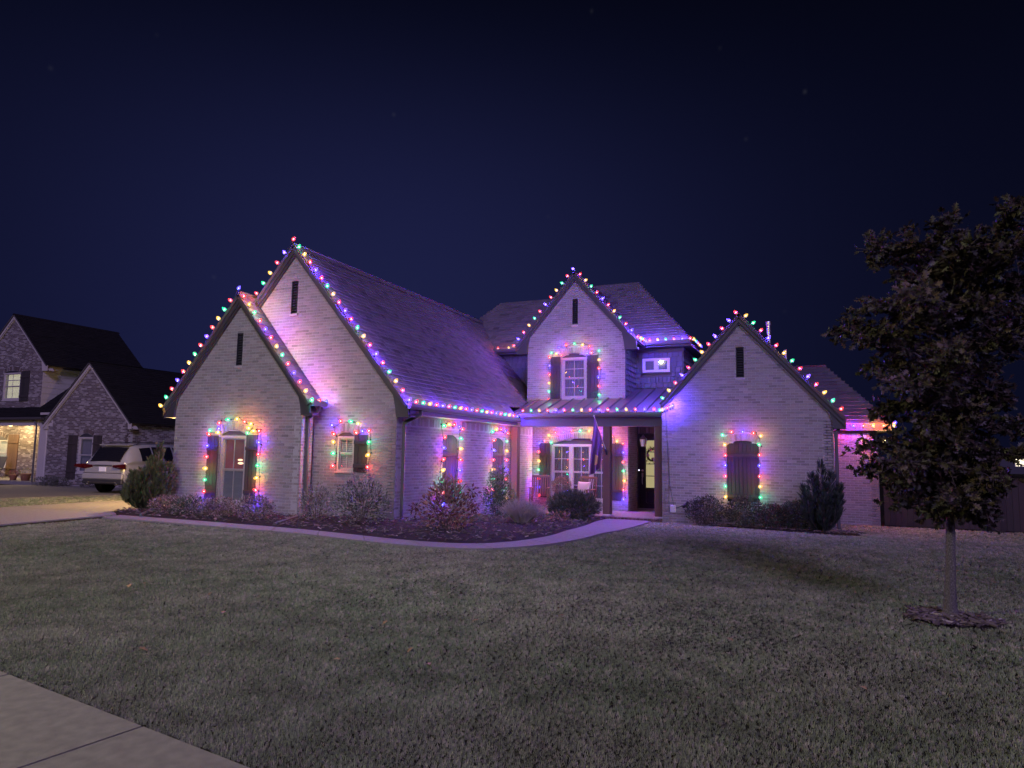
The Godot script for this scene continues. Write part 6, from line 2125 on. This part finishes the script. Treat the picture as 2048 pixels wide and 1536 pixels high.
func car() -> void:
	var c := thing("parked_car", "silver grey family car parked on the neighbour's drive, seen from behind", "car", on(-22.7, -16.15, 0.02), 0.15)
	# the rear bumper stands at z 0, the car points to -z
	var b := Shape.new()
	car_patch(b, 0.0, 0.64, 0.0, 1.0, 0.0, 8, 8)
	car_patch(b, 0.64, 5.0, 0.0, 1.0, 0.0, 26, 8)
	car_patch(b, 0.0, 5.0, 1.0, 2.0, 0.0, 34, 5)
	car_patch(b, 0.0, 5.0, 2.0, 3.0, 0.0, 34, 5)
	for sg in [-1.0, 1.0]:
		for v in 8:
			var p0 := car_point(0.0, v / 8.0); var p1 := car_point(0.0, (v + 1) / 8.0)
			b.quad(Vector3(p0.x * sg, p0.y, 0), Vector3(p1.x * sg, p1.y, 0), Vector3(0, p1.y, 0.02), Vector3(0, p0.y, 0.02), Vector3.BACK)
			var f0 := car_point(5.0, v / 8.0); var f1 := car_point(5.0, (v + 1) / 8.0)
			b.quad(Vector3(f0.x * sg, f0.y, -5), Vector3(f1.x * sg, f1.y, -5), Vector3(0, f1.y, -5.02), Vector3(0, f0.y, -5.02), Vector3.FORWARD)
	obj(c, "body", b.mesh(M.car_paint))
	var side := Shape.new()
	car_patch(side, 0.72, 1.22, 1.10, 1.86, 0.006)
	car_patch(side, 1.28, 2.22, 1.08, 1.88, 0.006)
	car_patch(side, 2.30, 3.30, 1.08, 1.86, 0.006)
	obj(c, "side_window", side.mesh(M.car_glass))
	var rear := Shape.new()
	for sg in [-1.0, 1.0]:
		var n := 8
		for i in n:
			var t0 := lerpf(0.075, 0.44, i / 8.0); var t1 := lerpf(0.075, 0.44, (i + 1) / 8.0)
			var w0 := car_ring(t0); var w1 := car_ring(t1)
			var a := Vector3(0, w0[3] + 0.006, -t0 + 0.014); var d := Vector3(0, w1[3] + 0.006, -t1 + 0.014)
			rear.quad(a, a + Vector3(sg * 0.66, -0.02, 0), d + Vector3(sg * 0.62, -0.02, 0), d, Vector3(0, 0.4, 1))
	obj(c, "rear_window", rear.mesh(M.car_glass))
	var sp := Shape.new()
	sp.bevel(Transform3D(Basis(X, 0.12), Vector3(0, 1.705, -0.50)), Vector3(1.26, 0.035, 0.26), 0.012)
	obj(c, "spoiler", sp.mesh(M.car_paint))
	var bp := Shape.new()
	bp.bevel(Transform3D(Basis(), Vector3(0, 0.60, -0.02)), Vector3(1.74, 0.20, 0.14), 0.035)
	obj(c, "bumper", bp.mesh(M.car_paint))
	var lo := Shape.new()
	lo.bevel(Transform3D(Basis(), Vector3(0, 0.42, -0.06)), Vector3(1.70, 0.17, 0.18), 0.03)
	for sg in [-1.0, 1.0]:
		lo.bevel(Transform3D(Basis(), Vector3(sg * 0.965, 0.34, -2.5)), Vector3(0.06, 0.14, 2.0), 0.02)
	obj(c, "lower_cladding", lo.mesh(M.plastic))
	var gl := Shape.new()
	gl.bevel(Transform3D(Basis(), Vector3(0, 0.72, 0.028)), Vector3(1.66, 0.018, 0.02), 0.006)
	gl.bevel(Transform3D(Basis(), Vector3(0, 0.40, 0.04)), Vector3(1.2, 0.035, 0.03), 0.01)
	gl.bevel(Transform3D(Basis(), Vector3(0, 0.965, 0.03)), Vector3(0.84, 0.022, 0.02), 0.006)
	for sg in [-1.0, 1.0]:
		gl.lathe([Vector2(0.03, 0), Vector2(0.045, 0.0), Vector2(0.045, 0.12), Vector2(0.03, 0.12)], 12, Transform3D(Basis(X, PI / 2), Vector3(sg * 0.62, 0.34, -0.06)))
	obj(c, "chrome_trim", gl.mesh(M.steel))
	for sg in [-1.0, 1.0]:
		var tl := Shape.new()
		tl.prism(PackedVector2Array([Vector2(0.42, 0.93), Vector2(0.80, 0.86), Vector2(0.86, 0.98), Vector2(0.84, 1.03), Vector2(0.46, 0.995)]) if sg > 0 else PackedVector2Array([Vector2(-0.42, 0.93), Vector2(-0.80, 0.86), Vector2(-0.86, 0.98), Vector2(-0.84, 1.03), Vector2(-0.46, 0.995)]), Vector3(0, 0, 0.035), X, Vector3.UP, 0.06)
		var q := Shape.new()
		obj(c, "taillight", tl.mesh(M.tail_red))
		q.prism(PackedVector2Array([Vector2(-0.02, 0.86), Vector2(0.34, 0.93), Vector2(0.30, 1.02), Vector2(0.0, 1.03)]) if sg < 0 else PackedVector2Array([Vector2(0.02, 0.86), Vector2(-0.34, 0.93), Vector2(-0.30, 1.02), Vector2(0.0, 1.03)]), Vector3(sg * 0.935, 0, -0.02), Vector3(0, 0, -sg), Vector3.UP, 0.06)
		obj(c, "taillight", q.mesh(M.tail_red))
	var pt := Shape.new()
	pt.bevel(Transform3D(Basis(), Vector3(0, 0.845, 0.026)), Vector3(0.31, 0.155, 0.015), 0.004)
	obj(c, "number_plate", pt.mesh(M.plate))
	for sg in [-1.0, 1.0]:
		var rr := Shape.new()
		rr.tube([Vector3(sg * 0.62, 1.72, -0.75), Vector3(sg * 0.62, 1.80, -0.9), Vector3(sg * 0.62, 1.81, -2.5), Vector3(sg * 0.62, 1.75, -2.8)], 0.016, 0.016, 6)
		obj(c, "roof_rail", rr.mesh(M.plastic))
		for wz in [-1.02, -3.92]:
			var w := Node3D.new()
			w.name = "wheel"
			w.transform = Transform3D(Basis(Vector3.BACK, -PI / 2 * sg), Vector3(sg * 0.86, 0.365, wz))
			c.add_child(w, true)
			var ty := Shape.new()
			ty.lathe([Vector2(0.235, 0.13), Vector2(0.34, 0.13), Vector2(0.372, 0.10), Vector2(0.375, -0.10), Vector2(0.34, -0.12), Vector2(0.2, -0.12)], 28)
			obj(w, "tyre", ty.mesh(M.rubber))
			var rm := Shape.new()
			rm.lathe([Vector2(0.0, 0.10), Vector2(0.06, 0.105), Vector2(0.07, 0.07), Vector2(0.0, 0.06)], 14)
			rm.lathe([Vector2(0.215, 0.11), Vector2(0.24, 0.132), Vector2(0.24, 0.10)], 28)
			for k in 10:
				var a := TAU * k / 10
				rm.bar(Vector3(cos(a) * 0.05, 0.085, sin(a) * 0.05), Vector3(cos(a) * 0.22, 0.11, sin(a) * 0.22), 0.03, 0.02, Vector3.UP)
			obj(w, "rim", rm.mesh(M.steel))
			var hub := Shape.new()
			hub.lathe([Vector2(0.235, 0.05), Vector2(0.0, 0.045)], 20)
			obj(w, "hub", hub.mesh(M.plastic))
			var ar := Shape.new()
			var pts := []
			for k in 15:
				var a := PI * k / 14.0 - 0.0
				pts.append(Vector3(sg * 0.965, 0.365 + sin(a) * 0.435, wz + cos(a) * 0.435))
			ar.tube(pts, 0.045, 0.045, 6)
			obj(c, "wheel_arch", ar.mesh(M.plastic))
			var wl := Shape.new()
			wl.lathe([Vector2(0.0, 0.0), Vector2(0.41, 0.0)], 24, Transform3D(Basis(Vector3.BACK, -PI / 2 * sg), Vector3(sg * 0.962, 0.365, wz)))
			obj(c, "wheel_well", wl.mesh(M.rubber))
		var mi := Shape.new()
		mi.blob(Transform3D(Basis.from_scale(Vector3(0.11, 0.08, 0.06)), Vector3(sg * 1.06, 1.12, -3.25)), 10, 6)
		obj(c, "mirror", mi.mesh(M.car_paint))


# ---------------------------------------------------------------- small things
func small_things() -> void:
	# a metal bird on a stake in the right bed
	var at := on(-3.08, -18.0)
	var bd := thing("garden_bird", "dark metal bird with a long tail on a thin stake by the right bed", "ornament", at)
	var s := Shape.new()
	s.tube([Vector3(-0.22, 0.42, 0), Vector3(-0.12, 0.455, 0), Vector3(-0.03, 0.49, 0)], 0.012, 0.018, 6)
	s.blob(Transform3D(Basis(Vector3.BACK, 0.75) * Basis.from_scale(Vector3(0.10, 0.05, 0.035)), Vector3(0.02, 0.50, 0)), 10, 6)
	s.blob(Transform3D(Basis.from_scale(Vector3(0.035, 0.032, 0.03)), Vector3(0.075, 0.585, 0)), 10, 6)
	s.lathe([Vector2(0.012, 0), Vector2(0, 0.04)], 6, Transform3D(Basis(Vector3.BACK, -1.9), Vector3(0.10, 0.58, 0)))
	obj(bd, "body", s.mesh(M.black_metal))
	var st := Shape.new()
	st.tube([Vector3(0.01, 0.46, 0), Vector3(0.01, -0.05, 0)], 0.005, 0.005, 6)
	st.tube([Vector3(0.03, 0.46, 0), Vector3(0.05, 0.40, 0), Vector3(0.012, 0.36, 0)], 0.004, 0.004, 5)
	obj(bd, "stake", st.mesh(M.black_metal))
	# the cord from the porch lights down to the socket
	var cord := Shape.new()
	cord.tube([Vector3(-3.62, 2.66, -18.37), Vector3(-3.60, 2.2, -18.385), Vector3(-3.57, 1.5, -18.39), Vector3(-3.52, 0.7, -18.385), Vector3(-3.42, 0.18, -18.36)], 0.006, 0.006, 5)
	var co := obj(self, "extension_cord", cord.mesh(M.wire))
	tag(co, "thin dark cord running down the right gable to its socket box", "cord")
	# street lamp out of view to the left, placed to light lawn and gables
	var sl := thing("unseen_street_lamp", "tall street lamp at the kerb, out of view to the left, placed to light the lawn", "street lamp", Vector3(-10.4, 0, 3.7))
	var p := Shape.new()
	p.tube([Vector3(0, 0, 0), Vector3(0, 3.0, 0), Vector3(0, 7.8, 0)], 0.09, 0.055, 12)
	p.lathe([Vector2(0.0, 0.0), Vector2(0.16, 0.0), Vector2(0.16, 0.25), Vector2(0.10, 0.4), Vector2(0.0, 0.4)], 12)
	obj(sl, "pole", p.mesh(M.gutter))
	var ar := Shape.new()
	ar.tube([Vector3(0, 7.6, 0), Vector3(0.3, 7.95, -0.3), Vector3(0.8, 8.05, -0.8)], 0.035, 0.03, 8)
	obj(sl, "arm", ar.mesh(M.gutter))
	var hd := Shape.new()
	hd.bevel(Transform3D(Basis(Vector3.UP, PI / 4), Vector3(0.95, 8.05, -0.95)), Vector3(0.22, 0.10, 0.5), 0.03)
	obj(sl, "lamp_head", hd.mesh(M.gutter))
	var bl := Shape.new()
	bl.blob(Transform3D(Basis.from_scale(Vector3(0.10, 0.06, 0.16)), Vector3(0.95, 7.94, -0.95)), 12, 6)
	obj(sl, "lamp_bulb", bl.mesh(M.lamp_white))
	lamp(sl, "lamp_light", Vector3(0.95, 7.93, -0.95), Color(1.0, 0.97, 0.60), STREET, 0.12)

const STREET := 92.0
